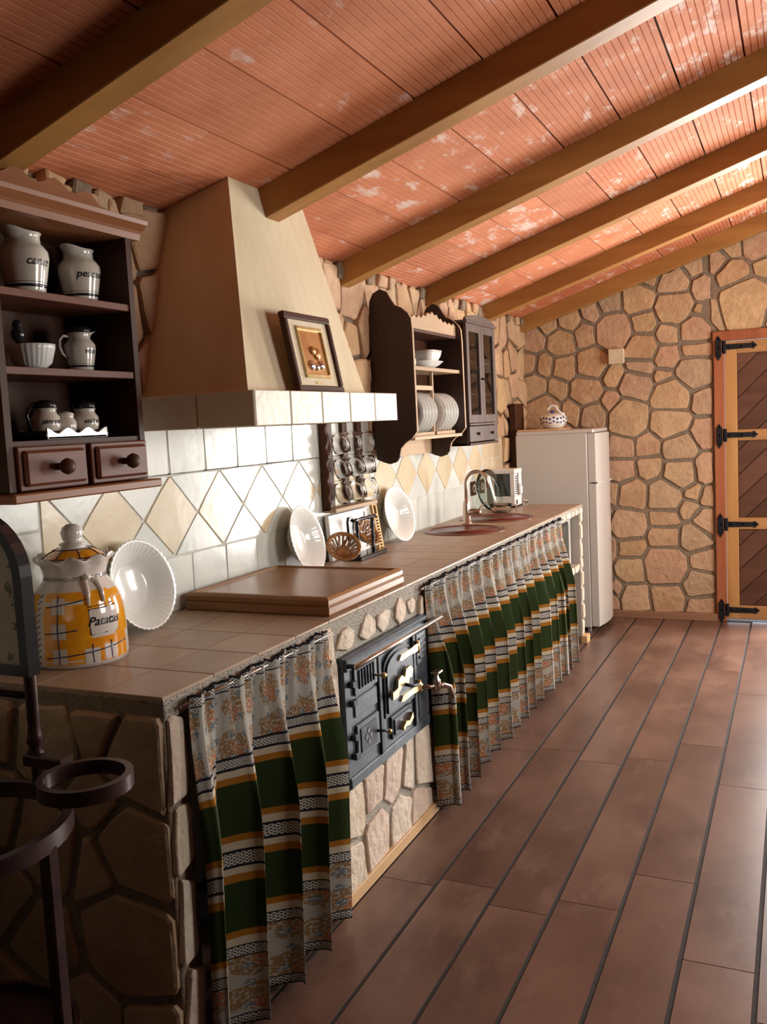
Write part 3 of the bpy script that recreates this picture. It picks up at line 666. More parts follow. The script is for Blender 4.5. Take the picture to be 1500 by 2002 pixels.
pts = [(0, 0, .13), (0, 0, .23)] + [(.065 - .065 * math.cos(a), 0, .23 + .065 * math.sin(a)) for a in [PI * k / 10 for k in range(1, 10)]] + [(.13, 0, .205)]
MB().tube(pts, .0095, 12).build('spout', m_bronze, t, True)
MB().lathe([(.018, 0), (.02, .02), (.018, .075), (.010, .082)], 14, ax='x').build('lever_cartridge', m_bronze, t, True, loc=(.005, 0, .065))
MB().tube([(.06, 0, .065), (.09, -.015, .10), (.13, -.03, .125)], .004, 8).build('lever', m_bronze, t, True)

# ================================================================== IRON RANGE FRONT
t = thing('cast_iron_oven', 'black cast iron range front with brass latches set in the stone pier', 'oven', (XF, 2.41, .365)); SB = Vector((XF, 2.41, .365))
def S(): return MB(SB)
x0 = XF + .004
S().box(x0 - .01, x0 + .018, 2.405, 3.085, .366, .790, .004).build('face_plate', m_stove, t)
S().box(x0 + .016, x0 + .026, 2.412, 3.078, .745, .785, .003).build('top_rail', m_stove, t)
S().box(x0 + .016, x0 + .024, 2.412, 3.078, .37, .405, .004).build('bottom_rail', m_stove, t)
for a in (2.648, 2.945): S().box(x0 + .016, x0 + .028, a - .012, a + .012, .405, .745, .003).build('mullion', m_stove_dk, t)
g = S().box(x0 + .018, x0 + .026, 2.462, 2.63, .655, .745, .003).build('vent_door', m_stove, t)
for k in range(6): S().box(x0 + .024, x0 + .031, 2.490 + k * .021, 2.500 + k * .021, .672, .733, .002).build('grille_bar', m_stove_dk, g)
S().lathe([(.004, 0), (.004, .02), (.010, .026), (.011, .034), (.006, .04), (0, .041)], 12, (x0 + .03, 2.605, .687), ax='x').build('knob', m_brass, g, True)
S().box(x0 + .018, x0 + .023, 2.462, 2.628, .585, .645, .003).build('plain_panel', m_stove, t)
g = S().box(x0 + .018, x0 + .027, 2.462, 2.628, .45, .56, .004).build('ash_door', m_stove, t)
S().box(x0 + .026, x0 + .030, 2.482, 2.60, .465, .545, .003).build('ash_door_panel', m_stove_dk, g)
for (a, b) in ((0, .018), (0, -.018), (.016, 0), (-.016, 0)):
    S().prism([(2.535 + a - .010, .505 + b), (2.535 + a, .505 + b - .011), (2.535 + a + .010, .505 + b), (2.535 + a, .505 + b + .011)], fX, None, x0 + .0295, x0 + .0315).build('diamond_vent', m_black, g)
S().tube([(x0 + .03, 2.60, .50), (x0 + .05, 2.615, .498), (x0 + .052, 2.64, .488)], .005, 8).build('latch', m_stove_dk, g, True)
S().lathe([(.007, 0), (.010, .006), (.007, .013), (0, .015)], 10, (x0 + .048, 2.643, .486), ax='x').build('knob', m_brass, g, True)
for z in (.70, .64, .53, .47): S().box(x0 + .018, x0 + .036, 2.430, 2.462, z - .010, z + .010, .003).build('hinge', m_stove_dk, t)
arch = [(2.675, .515), (2.925, .515), (2.925, .68)] + [(2.80 + .125 * math.cos(a), .68 + .055 * math.sin(a)) for a in [PI * k / 12 for k in range(1, 12)]] + [(2.675, .68)]
g = S().prism(arch, fX, None, x0 + .018, x0 + .028).build('oven_door', m_stove_dk, t)
arch2 = [(2.80 + (u - 2.80) * .88, .62 + (v - .62) * .88) for u, v in arch]
S().prism(arch2, fX, None, x0 + .027, x0 + .034).build('oven_door_panel', m_stove, g)
lt = [(2.695, .60), (2.74, .605), (2.745, .63), (2.775, .640), (2.80, .625), (2.815, .650), (2.85, .655), (2.875, .635), (2.86, .610), (2.84, .615), (2.825, .590), (2.80, .598), (2.775, .600), (2.745, .588), (2.74, .575), (2.695, .575)]
S().prism(lt, fX, None, x0 + .040, x0 + .050).build('latch', m_brass, g)
S().tube([(x0 + .05, 2.80, .60), (x0 + .07, 2.82, .59), (x0 + .07, 2.86, .585)], .006, 8).build('handle', m_stove_dk, g, True)
for z in (.695, .55):
    S().prism([(2.78, z - .006), (2.80, z - .012), (2.87, z - .010), (2.93, z - .014), (2.965, z - .010), (2.965, z + .012), (2.93, z + .014), (2.87, z + .010), (2.80, z + .010)], fX, None, x0 + .034, x0 + .041).build('brass_hinge', m_brass, t)
    S().lathe([(.008, -.022), (.008, .022)], 10, (x0 + .036, 2.955, z)).build('hinge_pin', m_brass, t, True)
g = S().box(x0 + .018, x0 + .028, 2.72, 2.90, .425, .505, .004).build('damper_panel', m_stove_dk, t)
S().box(x0 + .027, x0 + .033, 2.735, 2.885, .437, .493, .004).build('damper_slide', m_stove, g)
S().prism([(2.775, .455), (2.80, .470), (2.83, .462), (2.86, .482), (2.865, .462), (2.83, .447), (2.80, .452), (2.78, .442)], fX, None, x0 + .034, x0 + .048).build('handle', m_brass, g)
S().box(x0 + .018, x0 + .026, 2.970, 3.065, .62, .735, .003).build('side_panel', m_stove, t)
S().box(x0 + .018, x0 + .026, 2.970, 3.065, .42, .52, .003).build('side_panel', m_stove, t)
for k in range(4): S().box(x0 + .024, x0 + .031, 2.988, 3.050, .64 + k * .022, .650 + k * .022, .002).build('grille_bar', m_stove_dk, t)
for y in (2.425, 3.06): S().tube([(x0 + .018, y, .762), (x0 + .055, y, .764)], .008, 8).build('rail_bracket', m_stove_dk, t, True)
S().tube([(x0 + .055, 2.415, .764), (x0 + .055, 3.15, .764)], .0085, 12).build('towel_rail', m_steel, t, True)
S().lathe([(.020, 0), (.018, .006), (.010, .010)], 16, (x0 + .026, 2.985, .535), ax='x').build('tap_flange', m_brass, t, True)
g = S().tube([(x0 + .03, 2.985, .535), (x0 + .06, 3.0, .535), (x0 + .075, 3.03, .533)], .008, 10).lathe([(.014, -.018), (.015, .018), (.008, .028), (.006, .045)], 12, (x0 + .075, 3.03, .535)).tube([(x0 + .075, 3.03, .53), (x0 + .09, 3.055, .53), (x0 + .105, 3.085, .515), (x0 + .108, 3.10, .47)], [.011, .010, .009, .010], 10).build('water_tap', m_bronze, t, True)
S().box(x0 + .060, x0 + .092, 3.008, 3.054, .580, .588, .002).build('tap_handle', m_bronze, g)

# ================================================================== EXTRACTOR HOOD
HB = Vector((0, 2.17, 1.515))
t = thing('extractor_hood', 'tall tapered plastered extractor hood with a tiled band, above the cutting board', 'extractor hood', HB)
hb = MB(HB)
HX, HY0, HY1, HZ0, HZ1 = .49, 2.18, 3.165, 1.517, 1.612
b0 = [(0, 2.27), (.42, 2.27), (.42, 3.08), (0, 3.08)]; b1 = [(0, 2.475), (.245, 2.50), (.245, 2.96), (0, 2.96)]
vs = [(x, y, HZ1 - .02) for x, y in b0] + [(x, y, zc(x) + .02) for x, y in b1]
hb.add(vs, [(3, 2, 1, 0), (4, 5, 6, 7), (0, 1, 5, 4), (1, 2, 6, 5), (2, 3, 7, 6), (3, 0, 4, 7)])
o = hb.build('hood_body', m_plaster, t)
MB(HB).box(0.0, HX, HY0, HY1, HZ0, HZ1 - .002).box(-.0, .40, 2.3, 3.05, HZ0 - .002, HZ0 + .01).build('hood_band', m_plaster, t)
for k in range(5):
    a = 2.173 + k * .1990
    piece('band_tile', [(a + .002, HZ0 - .003), (a + .197, HZ0 - .003), (a + .197, HZ1 + .003), (a + .002, HZ1 + .003)], fX, m_bandtile, t, HB, HX - .002, HX + .012, .004, rounded=False)
for k in range(3):
    a = HX + .012 - k * .199
    piece('band_tile', [(max(.0, a - .197), HZ0 - .003), (a - .002, HZ0 - .003), (a - .002, HZ1 + .003), (max(.0, a - .197), HZ1 + .003)], lambda u, v, q: (u, HY0 - q, v), m_bandtile, t, HB, -.002, .008, .004, rounded=False)
    piece('band_tile', [(max(.0, a - .197), HZ0 - .003), (a - .002, HZ0 - .003), (a - .002, HZ1 + .003), (max(.0, a - .197), HZ1 + .003)], lambda u, v, q: (u, HY1 + q, v), m_bandtile, t, HB, -.002, .006, .004, rounded=False)

# framed relief leaning on the hood
lean = math.atan2(.245 - .42, 2.30 - 1.6)
t = thing('framed_relief', 'dark framed copper relief with gilt mount leaning on the hood ledge', 'picture', (.466, 2.655, 1.6165), (0, -.19, 0))
W, Hh = .31, .262
for (a, b, c, d_) in ((-W/2, W/2, 0, .022), (-W/2, W/2, Hh - .022, Hh), (-W/2, -W/2 + .022, .022, Hh - .022), (W/2 - .022, W/2, .022, Hh - .022)):
    MB().box(-.022, 0, a, b, c, d_, .004).build('frame_bar', m_dark[1], t)
MB().box(-.020, -.010, -W/2 + .02, W/2 - .02, .02, Hh - .02).build('mount', m_linen, t, label='cream linen mount')
for (a, b, c, d_) in ((-.085, .085, .048, .060), (-.085, .085, .207, .219), (-.085, -.075, .060, .207), (.075, .085, .060, .207)):
    MB().box(-.011, -.002, a, b, c, d_, .002).build('gilt_slip', m_gold, t)
rl = MB().box(-.011, -.008, -.076, .076, .059, .208).build('relief_plate', m_copperpic, t)
for (yy, zz, r) in ((-.03, .09, .018), (.0, .085, .014), (.035, .092, .017), (.02, .13, .022), (-.005, .14, .016)):
    MB().lathe([(r, 0), (r * .9, .006), (r * .5, .010), (0, .011)], 12, (-.008, yy, zz), ax='x').build('fruit_relief', m_silver if zz < .1 else m_copperpic, rl, True)
MB().box(-.010, -.007, -.02, .02, .030, .036).build('name_plate', m_gold, t)

# ================================================================== WALL SHELF with jars
UB = Vector((.0, 1.52, 1.36))
t = thing('wall_shelf_unit', 'dark walnut wall shelf with white crockery and two small drawers', 'shelf unit', UB)
def U(): return MB(UB)
ux = .25; ua, ub_ = 1.515, 2.0
U().box(.035, ux, ua, ua + .022, 1.385, 2.05, .001).build('side_panel', m_dark[2], t)
U().box(.035, ux, ub_ - .022, ub_, 1.385, 2.05, .001).build('side_panel', m_dark[2], t)
U().box(.03, .042, ua, ub_, 1.385, 2.06).build('back_panel', m_dark[1], t)
for z in (1.855, 1.675, 1.503): U().box(.04, ux - .004, ua + .02, ub_ - .02, z - .018, z, .001).build('shelf_board', m_drawer if z > 1.52 else m_dark[1], t)
U().box(.03, ux + .004, ua - .004, ub_ + .004, 2.035, 2.062, .002).build('top_board', m_cornice, t)
pr = [(.0, 2.03), (.255, 2.03), (.262, 2.045), (.268, 2.052), (.286, 2.066), (.290, 2.076), (.0, 2.08)]
U().prism([(a, b) for a, b in pr if True], lambda u, v, q: (max(u, .03), q, v), None, ua - .03, ub_ + .03).build('cornice', m_cornice, t)
cr = [(ua - .02, 2.078)] + [(ua - .02 + (ub_ - ua + .02) * k / 24, 2.078 + .055 * math.sin(PI * min(1, (24 - k) / 9) / 2) + .012 * math.sin(k * 1.1)) for k in range(0, 24)] + [(ub_ + .0, 2.078)]
U().prism(cr, fX, None, .20, .222).build('crest', m_cornice, t)
U().box(.03, ux + .03, ua - .015, ub_ + .025, 1.36, 1.383, .004).build('base_moulding', m_cornice, t)
for i, (a, b) in enumerate(((1.540, 1.762), (1.778, 1.995))):
    dr = U().box(.06, ux + .008, a, b, 1.386, 1.490, .003).build('drawer', m_drawer, t)
    U().box(ux + .004, ux + .020, a + .012, b - .012, 1.396, 1.480, .007).build('drawer_panel', m_drawer, dr)
    U().lathe([(.009, 0), (.008, .012), (.016, .020), (.020, .030), (.017, .040), (.008, .046), (0, .047)], 18, (ux + .018, (a + b) / 2, 1.438), ax='x').build('knob', m_dark[0], dr, True)

def jug(name, label, loc, rot, s, text, spout=True, lid=None, handle=1, group=None, ang=-.3, stripe=True, M=None):
    t = thing(name, label, 'jug' if spout else 'jar', loc, (0, 0, rot), group)
    M = M or m_cream
    pr = [(.033, 0), (.038, .003), (.040, .015), (.0455, .045), (.051, .078), (.050, .092), (.043, .103), (.0365, .109), (.035, .124), (.039, .131), (.037, .132), (.032, .124), (.030, .11)]
    pr = [(r * s, z * s) for r, z in pr]
    def f(i, a, r, z):
        if spout and i in (9, 10, 11): k = max(0, math.cos(a - PI)) ** 6; return r + k * .02 * s * (1 if i != 11 else .8), z + k * .008 * s
        return r, z
    MB().lathe(pr, 36, fn=f).build('body', M, t, True)
    if stripe:
        MB().lathe([(rz(pr, .018 * s) + .0003, .018 * s), (rz(pr, .018 * s) + .001, .020 * s), (rz(pr, .023 * s) + .001, .023 * s), (rz(pr, .024 * s) + .0003, .024 * s)], 36, closed=True).build('foot_stripe', m_black, t, True)
        MB().lathe([(rz(pr, .028 * s) + .0003, .028 * s), (rz(pr, .0285 * s) + .0007, .0285 * s), (rz(pr, .029 * s) + .0003, .029 * s)], 36, closed=True).build('foot_stripe', m_black, t, True)
    if handle:
        h = .1 * s; c = 1
        MB().tube([(c * x * s, 0, z * s) for x, z in ((.036, .118), (.055, .122), (.069, .108), (.071, .085), (.062, .062), (.047, .050))], .0048 * s, 8).build('handle', M, t, True)
    if lid:
        MB().lathe([(.037 * s, .129 * s), (.041 * s, .135 * s), (.040 * s, .145 * s), (.022 * s, .152 * s), (0, .154 * s)], 24).build('lid', m_black, t, True)
    if text: wraptext(text, .024 * s, pr, ang - rot, .062 * s, m_black, t, bold=.0003)
    return t
G1 = 'labelled cream jugs on the upper shelf'
jug('jug', 'cream jug lettered carne at left of the top shelf', (.15, 1.715, 1.8555), PI / 2 + .2, 1.18, 'carne', group=G1, ang=-.15)
jug('jug', 'cream jug lettered pescado at right of the top shelf', (.15, 1.905, 1.8555), PI / 2 + .2, 1.08, 'pescado', group=G1, ang=-.15)
jug('lidded_jug', 'cream jug with black lid and thin loop handle on the middle shelf', (.15, 1.885, 1.6755), -PI / 2 - .35, .80, 'vino', spout=True, lid=True, ang=-.1)
t = thing('mortar_bowl', 'white ribbed mortar with a black pestle on the middle shelf', 'mortar', (.15, 1.715, 1.6755))
def rib(i, a, r, z): return r * (1 + (.018 * math.cos(26 * a) if i in (2, 3) else 0)), z
MB().lathe([(.026, 0), (.030, .003), (.046, .018), (.056, .055), (.058, .064), (.054, .064), (.050, .05), (.036, .014), (0, .010)], 104, fn=rib).build('bowl', m_white, t, True)
MB().tube([(.0, -.0, .014), (-.01, -.030, .075)], .009, 10).lathe([(.009, 0), (.015, .010), (.017, .022), (.010, .033), (.013, .040), (.009, .050), (0, .053)], 14, (-.010, -.030, .072)).build('pestle', m_black, t, True)
# cruet tray with three jars
t = thing('cruet_tray', 'white scalloped cruet tray with black ends on the lowest shelf', 'tray', (.18, 1.775, 1.5035))
MB().box(-.045, .045, -.105, .105, .0, .008, .002).build('tray_base', m_white, t)
sc_ = [(-.105, .002)] + [(-.105 + .21 * k / 30, .020 + .007 * math.cos(2 * PI * k / 10)) for k in range(31)] + [(.105, .002)]
for xx in (-.045, .038): MB().prism(sc_, fX, None, xx, xx + .007).build('scalloped_side', m_white, t)
for yy in (-.112, .104): MB().box(-.045, .045, yy, yy + .008, 0, .022, .003).tube([(0, yy + .004, .02), (0, yy * 1.1, .06), (0, yy * .9, .09)], .004, 8).build('tray_end', m_black, t, True)
GJ = 'small cream jars in the cruet tray'
def jar(label, y, x, s, lid, txt):
    t = thing('spice_jar', label, 'jar', (.181, y, 1.512), group=GJ)
    pr = [(.026, 0), (.030, .003), (.034, .030), (.033, .045), (.026, .055), (.025, .062), (.028, .066), (.024, .067)]; pr = [(r * s, z * s) for r, z in pr]
    MB().lathe(pr, 28).build('body', m_cream, t, True)
    MB().lathe([(.0305 * s, .008 * s), (.032 * s, .012 * s), (.0312 * s, .008 * s)], 28, closed=True).build('foot_stripe', m_black, t, True)
    if lid: MB().lathe([(.026 * s, .066 * s), (.029 * s, .070 * s), (.028 * s, .080 * s), (.010 * s, .086 * s), (0, .087 * s)], 20).build('lid', m_black, t, True)
    else: MB().lathe([(.026 * s, .066 * s), (.026 * s, .072 * s), (.012 * s, .078 * s), (0, .080 * s)], 20).build('lid', m_cream, t, True)
    if txt: wraptext(txt, .016 * s, pr, -.25, .030 * s, m_black, t, bold=.0002)
jar('left black-lidded jar in the white cruet tray', 1.712, .17, 1.04, True, 'pimienta')
jar('small white-lidded jar at the centre of the cruet tray', 1.78, .185, .78, False, '')
jar('right black-lidded jar in the white cruet tray', 1.85, .17, 1.02, True, 'azafran')

# ================================================================== PLATE RACK
t = thing('plate_rack', 'dark wall plate rack with curved side panels and pale shelf edges', 'plate rack', (0, 3.97, 1.3)); PB = Vector((0, 3.97, 1.3))
PN = [(0.04,2.085),(0.058,2.118),(0.094,2.135),(0.125,2.122),(0.145,2.085),(0.165,2.055),(0.200,2.040),(0.232,2.012),(0.247,1.985),(0.251,1.929),(0.252,1.727),(0.253,1.522),(0.253,1.461),(0.226,1.428),(0.191,1.408),(0.168,1.384),(0.158,1.345),(0.140,1.319),(0.107,1.309),(0.073,1.319),(0.04,1.333),(0.036,1.38),(0.036,1.976),(.036,2.06)]
def Q(): return MB(PB)
for a in (3.955, 4.640):
    p = Q().prism(PN, lambda u, v, q: (u, q, v), None, a, a + .018).build('side_panel', m_dkblack, t)
    e = MB(PB); rim = [q for q in PN if q[0] > .15]
    for (u0, v0), (u1, v1) in zip(rim, rim[1:]): e.add([(u0, a, v0), (u0, a + .018, v0), (u1, a + .018, v1), (u1, a, v1), (u0 + .0015, a, v0), (u0 + .0015, a + .018, v0), (u1 + .0015, a + .018, v1), (u1 + .0015, a, v1)], [(4, 5, 6, 7), (0, 4, 7, 3), (1, 2, 6, 5)])
    e.build('pale_edge', m_edge, p)
zig = [(3.973, 1.945), (4.64, 1.945)]
n = 22
zt = []
for k in range(n + 1):
    yy = 4.64 - .667 * k / n; u = (k / n - .5) * 2
    base = 2.005 + .035 * math.exp(-((u * 3.0) ** 2))
    zt.append((yy, base + (.010 if k % 2 else -.004)))
Q().prism(zig + zt, fX, None, .205, .220).build('crest_board', m_edge, t)
Q().box(.04, .055, 3.973, 4.64, 1.42, 1.96).build('back_panel', m_dark[2], t)
Q().box(.04, .225, 3.973, 4.64, 1.935, 1.95).build('top_board', m_dark[1], t)
Q().box(.04, .235, 3.973, 4.64, 1.752, 1.770, .001).build('shelf_board', m_edge, t)
Q().box(.19, .205, 3.973, 4.31, 1.660, 1.682, .001).build('plate_bar', m_edge, t)
Q().box(.19, .205, 4.305, 4.320, 1.45, 1.752, .001).build('divider', m_edge, t)
Q().box(.05, .235, 3.973, 4.64, 1.418, 1.434, .001).build('bottom_board', m_edge, t)
Q().box(.195, .21, 3.973, 4.30, 1.434, 1.452, .001).build('plate_bar', m_edge, t)
Q().box(.195, .21, 4.33, 4.60, 1.434, 1.452, .001).build('plate_bar', m_edge, t)
for a, b in ((3.973, 4.30), (4.33, 4.60)): Q().box(.115, .129, a, b, 1.434, 1.452, .001).build('plate_bar', m_edge, t)
for k in range(6): Q().box(.198, .208, 4.334 + .042 * k, 4.341 + .042 * k, 1.452, 1.470, .001).build('peg', m_edge, t)
Q().box(.04, .055, 3.973, 4.64, 1.335, 1.42).build('lower_rail', m_edge, t)
plp = [(0, .004), (.062, .004), (.070, .010), (.100, .016), (.102, .019), (.070, .014), (.060, .008), (0, .007)]
def plate(y, k, label, grp):
    o = MB().lathe(plp, 36).build('plate', m_white, None, True); o.location = (.162, y, 1.549); o.rotation_euler = (PI / 2, 0, 0)
    tag(o, label, 'plate', grp); return o
NTH = ['nearest', 'second', 'third', 'fourth', 'farthest']
pl = plate(4.06, 0, 'nearest white plate standing in the left half of the plate rack', 'white plates in the left half of the rack')
for k in range(1, 5): q = pl.copy(); C.objects.link(q); q.location.y = 4.06 + .042 * k; q['label'] = NTH[k] + ' white plate from the near side in the left half of the plate rack'
for k in range(5):
    q = pl.copy(); C.objects.link(q); q.location.y = 4.370 + .042 * k; q['label'] = NTH[k] + ' white plate from the divider in the right half of the plate rack'; q['group'] = 'white plates in the right half of the rack'
t = thing('square_bowl', 'square white serving bowl on the oval dish in the plate rack', 'bowl', (.15, 4.33, 1.7945))
def sq(i, a, r, z): k = 1 / max(abs(math.cos(a)), abs(math.sin(a))) ; return r * min(k, 1.22), z
MB().lathe([(.045, 0), (.060, .004), (.078, .040), (.084, .066), (.080, .066), (.072, .040), (.040, .010), (0, .008)], 48, fn=sq).build('bowl', m_white, t, True)
t = thing('oval_dish', 'shallow white oval dish under the square bowl in the rack', 'dish', (.15, 4.33, 1.7705)); 
MB().lathe([(.04, 0), (.05, .003), (.08, .020), (.095, .034), (.098, .036), (.092, .036), (.07, .020), (.04, .010), (0, .008)], 40, fn=lambda i, a, r, z: (r * (1 + .55 * abs(math.sin(a)) ** 2) * (.92), z)).build('dish', m_white, t, True)
t = thing('ramekin', 'small white ramekin at the near end of the rack shelf', 'ramekin', (.19, 4.05, 1.7705)); MB().lathe([(.028, 0), (.032, .003), (.035, .035), (.032, .035), (.029, .006), (0, .005)], 24).build('cup', m_white, t, True)
t = thing('glass_tumbler', 'tall glass tumbler at the back of the rack shelf', 'glass', (.09, 4.03, 1.7705)); MB().lathe([(.024, 0), (.026, .003), (.032, .11), (.030, .11), (.024, .008), (0, .006)], 20).build('glass', m_glass, t, True)

# ================================================================== GLAZED CABINET
t = thing('glazed_wall_cabinet', 'narrow dark glazed wall cabinet right of the plate rack', 'cabinet', (0, 4.75, 1.36)); GB = Vector((0, 4.75, 1.36))
def V_(): return MB(GB)
ga, gb_ = 4.725, 5.235; gx = .25
V_().box(.038, gx - .018, ga, ga + .016, 1.365, 2.035).build('side_panel', m_dkblack, t)
V_().box(.038, gx - .018, gb_ - .016, gb_, 1.365, 2.035).build('side_panel', m_dkblack, t)
V_().box(.038, .048, ga, gb_, 1.365, 2.035).build('back_panel', m_dark[2], t)
V_().box(.038, gx, ga, gb_, 1.36, 1.374, .001).build('bottom_board', m_dark[1], t)
V_().box(.038, gx + .01, ga - .012, gb_ + .012, 2.030, 2.045, .003).build('top_moulding', m_cab, t)
V_().box(.038, gx + .006, ga - .006, gb_ + .006, 1.470, 1.482, .002).build('waist_moulding', m_cab, t)
crest = [(ga, 2.044)] + [(ga + (gb_ - ga) * k / 20, 2.055 + .03 * math.sin(PI * k / 20) ** .6) for k in range(21)] + [(gb_, 2.044)]
V_().prism(crest, fX, None, gx - .015, gx).build('crest', m_cab, t)
for z in (1.65, 1.83): V_().box(.048, gx - .03, ga + .016, gb_ - .016, z - .008, z, 0).build('shelf_board', m_dark[1], t)
gm = (ga + gb_) / 2
for i, (a, b) in enumerate(((ga + .002, gm - .001), (gm + .001, gb_ - .002))):
    fr = V_().box(gx - .018, gx, a, a + .04, 1.484, 2.030, .002).box(gx - .018, gx, b - .04, b, 1.484, 2.030, .002).box(gx - .018, gx, a + .04, b - .04, 1.484, 1.53, .002).box(gx - .018, gx, a + .04, b - .04, 1.985, 2.030, .002).build('door_frame', m_cab, t)
    V_().box(gx - .012, gx - .009, a + .038, b - .038, 1.528, 1.987).build('pane', m_pane, fr)
    V_().lathe([(.004, 0), (.008, .010), (0, .015)], 10, (gx, b - .018 if i == 0 else a + .018, 1.73), ax='x').build('knob', m_iron, fr, True)
    dr = V_().box(gx - .02, gx, a, b, 1.380, 1.466, .002).build('drawer', m_cab, t)
    V_().lathe([(.004, 0), (.010, .010), (.008, .016), (0, .018)], 10, (gx, (a + b) / 2, 1.423), ax='x').build('knob', m_iron, dr, True)
for k, (yy, z) in enumerate(((4.82, 1.65), (4.86, 1.83), (4.83, 1.482), (5.10, 1.65), (5.12, 1.83))):
    g = thing('stemmed_glass', 'wine glass on the %s shelf behind the %s cabinet door' % (('middle', 'top', 'bottom', 'middle', 'top')[k], 'left' if k < 3 else 'right'), 'glass', (.17, yy, z + (.0005 if k != 2 else .0)), group='glasses in the glazed cabinet')
    MB().lathe([(.026, 0), (.026, .002), (.004, .006), (.004, .06), (.02, .07), (.034, .10), (.030, .135), (.028, .135), (.032, .10), (.018, .072), (0, .066)], 20).build('glass', m_glass, g, True)

# wooden spoons hanging between hood and rack
for i, (yy, z) in enumerate(((3.56, 1.86), (3.70, 1.70))):
    g = MB((.05, yy, z)).tube([(.05, yy, z + .17), (.05, yy, z + .03)], .004, 8).prism([(yy + .024 * math.cos(2 * PI * k / 14), z + .035 * math.sin(2 * PI * k / 14)) for k in range(14)], fX, None, .045, .055).build('wooden_spoon', m_lwood, None, loc=(.05, yy, z))
    tag(g, ('wooden spoon hanging on the stones right of the hood', 'short wooden spoon hanging lower, beside the plate rack')[i], 'spoon', 'hanging wooden spoons')

# ================================================================== MUG RACK and glass mugs
t = thing('mug_rack', 'dark wooden mug rack with wavy side board under the hood', 'mug rack', (0, 3.43, 1.13)); MBs = Vector((0, 3.43, 1.13))
def Mm(): return MB(MBs)
wav = [(.012, 1.14), (.046, 1.14)] + [(.046 + .006 * math.sin(k * 1.3), 1.14 + .60 * k / 40) for k in range(1, 41)] + [(.012, 1.74)]
Mm().prism(wav, lambda u, v, q: (u, q, v), None, 3.435, 3.452).build('wavy_side_board', m_dark[2], t)
for a in (3.452, 3.60, 3.75): Mm().box(.012, .026, a + (.03 if a > 3.46 else .0), a + .075, 1.15, 1.74, .001).build('back_slat', m_dark[2], t)
Mm().box(.012, .075, 3.435, 3.86, 1.130, 1.148, .002).build('bottom_board', m_edge, t)
Mm().box(.012, .02, 3.435, 3.86, 1.70, 1.73, .001).build('top_rail', m_dark[1], t)
mug0 = None
rows = ['top', 'middle', 'bottom']; cols_ = ['left', 'middle', 'right']
for r_ in range(3):
    for c_ in range(3):
        y = 3.50 + .135 * c_; z = 1.470 - .106 * r_
        lab = 'clear glass mug hanging in the %s row, %s column of the mug rack' % (rows[r_], cols_[c_])
        if mug0 is None:
            mug0 = thing('glass_mug', lab, 'glass mug', (.072, y, z), (0, .0, 0), group='glass mugs on the rack')
            # hung by the handle with the mouth down
            MB().lathe([(.0, .0), (.030, .0), (.034, -.006), (.040, -.05), (.037, -.082), (.0345, -.082), (.037, -.05), (.031, -.008), (0, -.005)], 24).build('mug_body', m_glass, mug0, True)
            MB().tube([(.033, .0, -.010), (.060, 0, -.016), (.066, 0, -.040), (.056, 0, -.062), (.037, 0, -.068)], .0045, 8).build('mug_handle', m_glass, mug0, True)
            mug0.rotation_euler = (.25, .12, -.7)
        else: dup(mug0, (.072, y, z), (R.uniform(.1, .35), R.uniform(0, .2), -.7 + R.uniform(-.2, .2)), lab)
# white framed tile leaning under the rack
t = thing('framed_tile', 'white framed picture tile standing behind the dark rack on the worktop', 'picture', (.03, 3.62, CT), (0, -.06, 0))
MB().box(0, .012, -.19, .19, 0, .20, .002).build('tile_face', m_plastic, t)
for (a, b, c, d_) in ((-.19, .19, 0, .018), (-.19, .19, .182, .20), (-.19, -.172, .018, .182), (.172, .19, .018, .182)): MB().box(.008, .020, a, b, c, d_, .002).build('frame_bar', m_plastic, t)
# black stand with turned rail and paddle
t = thing('turned_stand', 'small black stand with two posts and a turned top rail', 'stand', (.125, 3.60, CT))
MB().box(-.045, .045, -.135, .135, 0, .018, .003).build('base', m_black, t)
tp = [(.007, .018), (.010, .03), (.006, .045), (.009, .08), (.006, .11), (.010, .14), (.007, .165)]
for yy in (-.07, .085): MB().lathe(tp, 12, (0, yy, 0)).build('post', m_black, t, True)
MB().lathe([(.004, -.105), (.009, -.09), (.006, -.06), (.010, -.02), (.006, .01), (.010, .05), (.006, .08), (.010, .105), (.004, .115)], 12, (0, .005, .172), ax='y').build('top_rail', m_black, t, True)
MB().prism([(-.125, .06), (-.095, .06), (-.085, .17), (-.095, .19), (-.125, .19), (-.135, .17)], fX, None, -.02, -.008).build('paddle', m_black, t)
# pierced amber dishes
def basket(loc, rot, label):
    t = thing('pierced_basket', label, 'basket', loc, rot, 'brown pierced dishes')
    n = 40; pr = [(0, 0), (.030, 0), (.036, .006), (.050, .024), (.062, .036), (.070, .042)]
    vs = []; fs = []
    for i, (r, z) in enumerate(pr):
        for k in range(n): a = 2 * PI * k / n; vs.append((r * math.cos(a), r * math.sin(a), z))
    for i in range(5):
        for k in range(n):
            if i == 3 and k % 2: continue
            if i == 2 and k % 4 == 1: continue
            k2 = (k + 1) % n; fs.append((i * n + k, i * n + k2, (i + 1) * n + k2, (i + 1) * n + k))
    o = link('basket_wall', vs, fs, m_basket, t, smooth=True); md = o.modifiers.new('s', 'SOLIDIFY'); md.thickness = .005
    MB().lathe([(.066, .040), (.074, .040), (.075, .046), (.068, .047), (.066, .040)], 40, closed=True).build('basket_rim', m_basket, t, True)
basket((.125, 3.375, CT + .052), (.35, .75, -.35), 'brown pierced dish leaning at the left of the black stand')
basket((.050, 3.72, CT + .072), (0, 1.0, -.1), 'brown pierced dish behind the right post of the black stand')
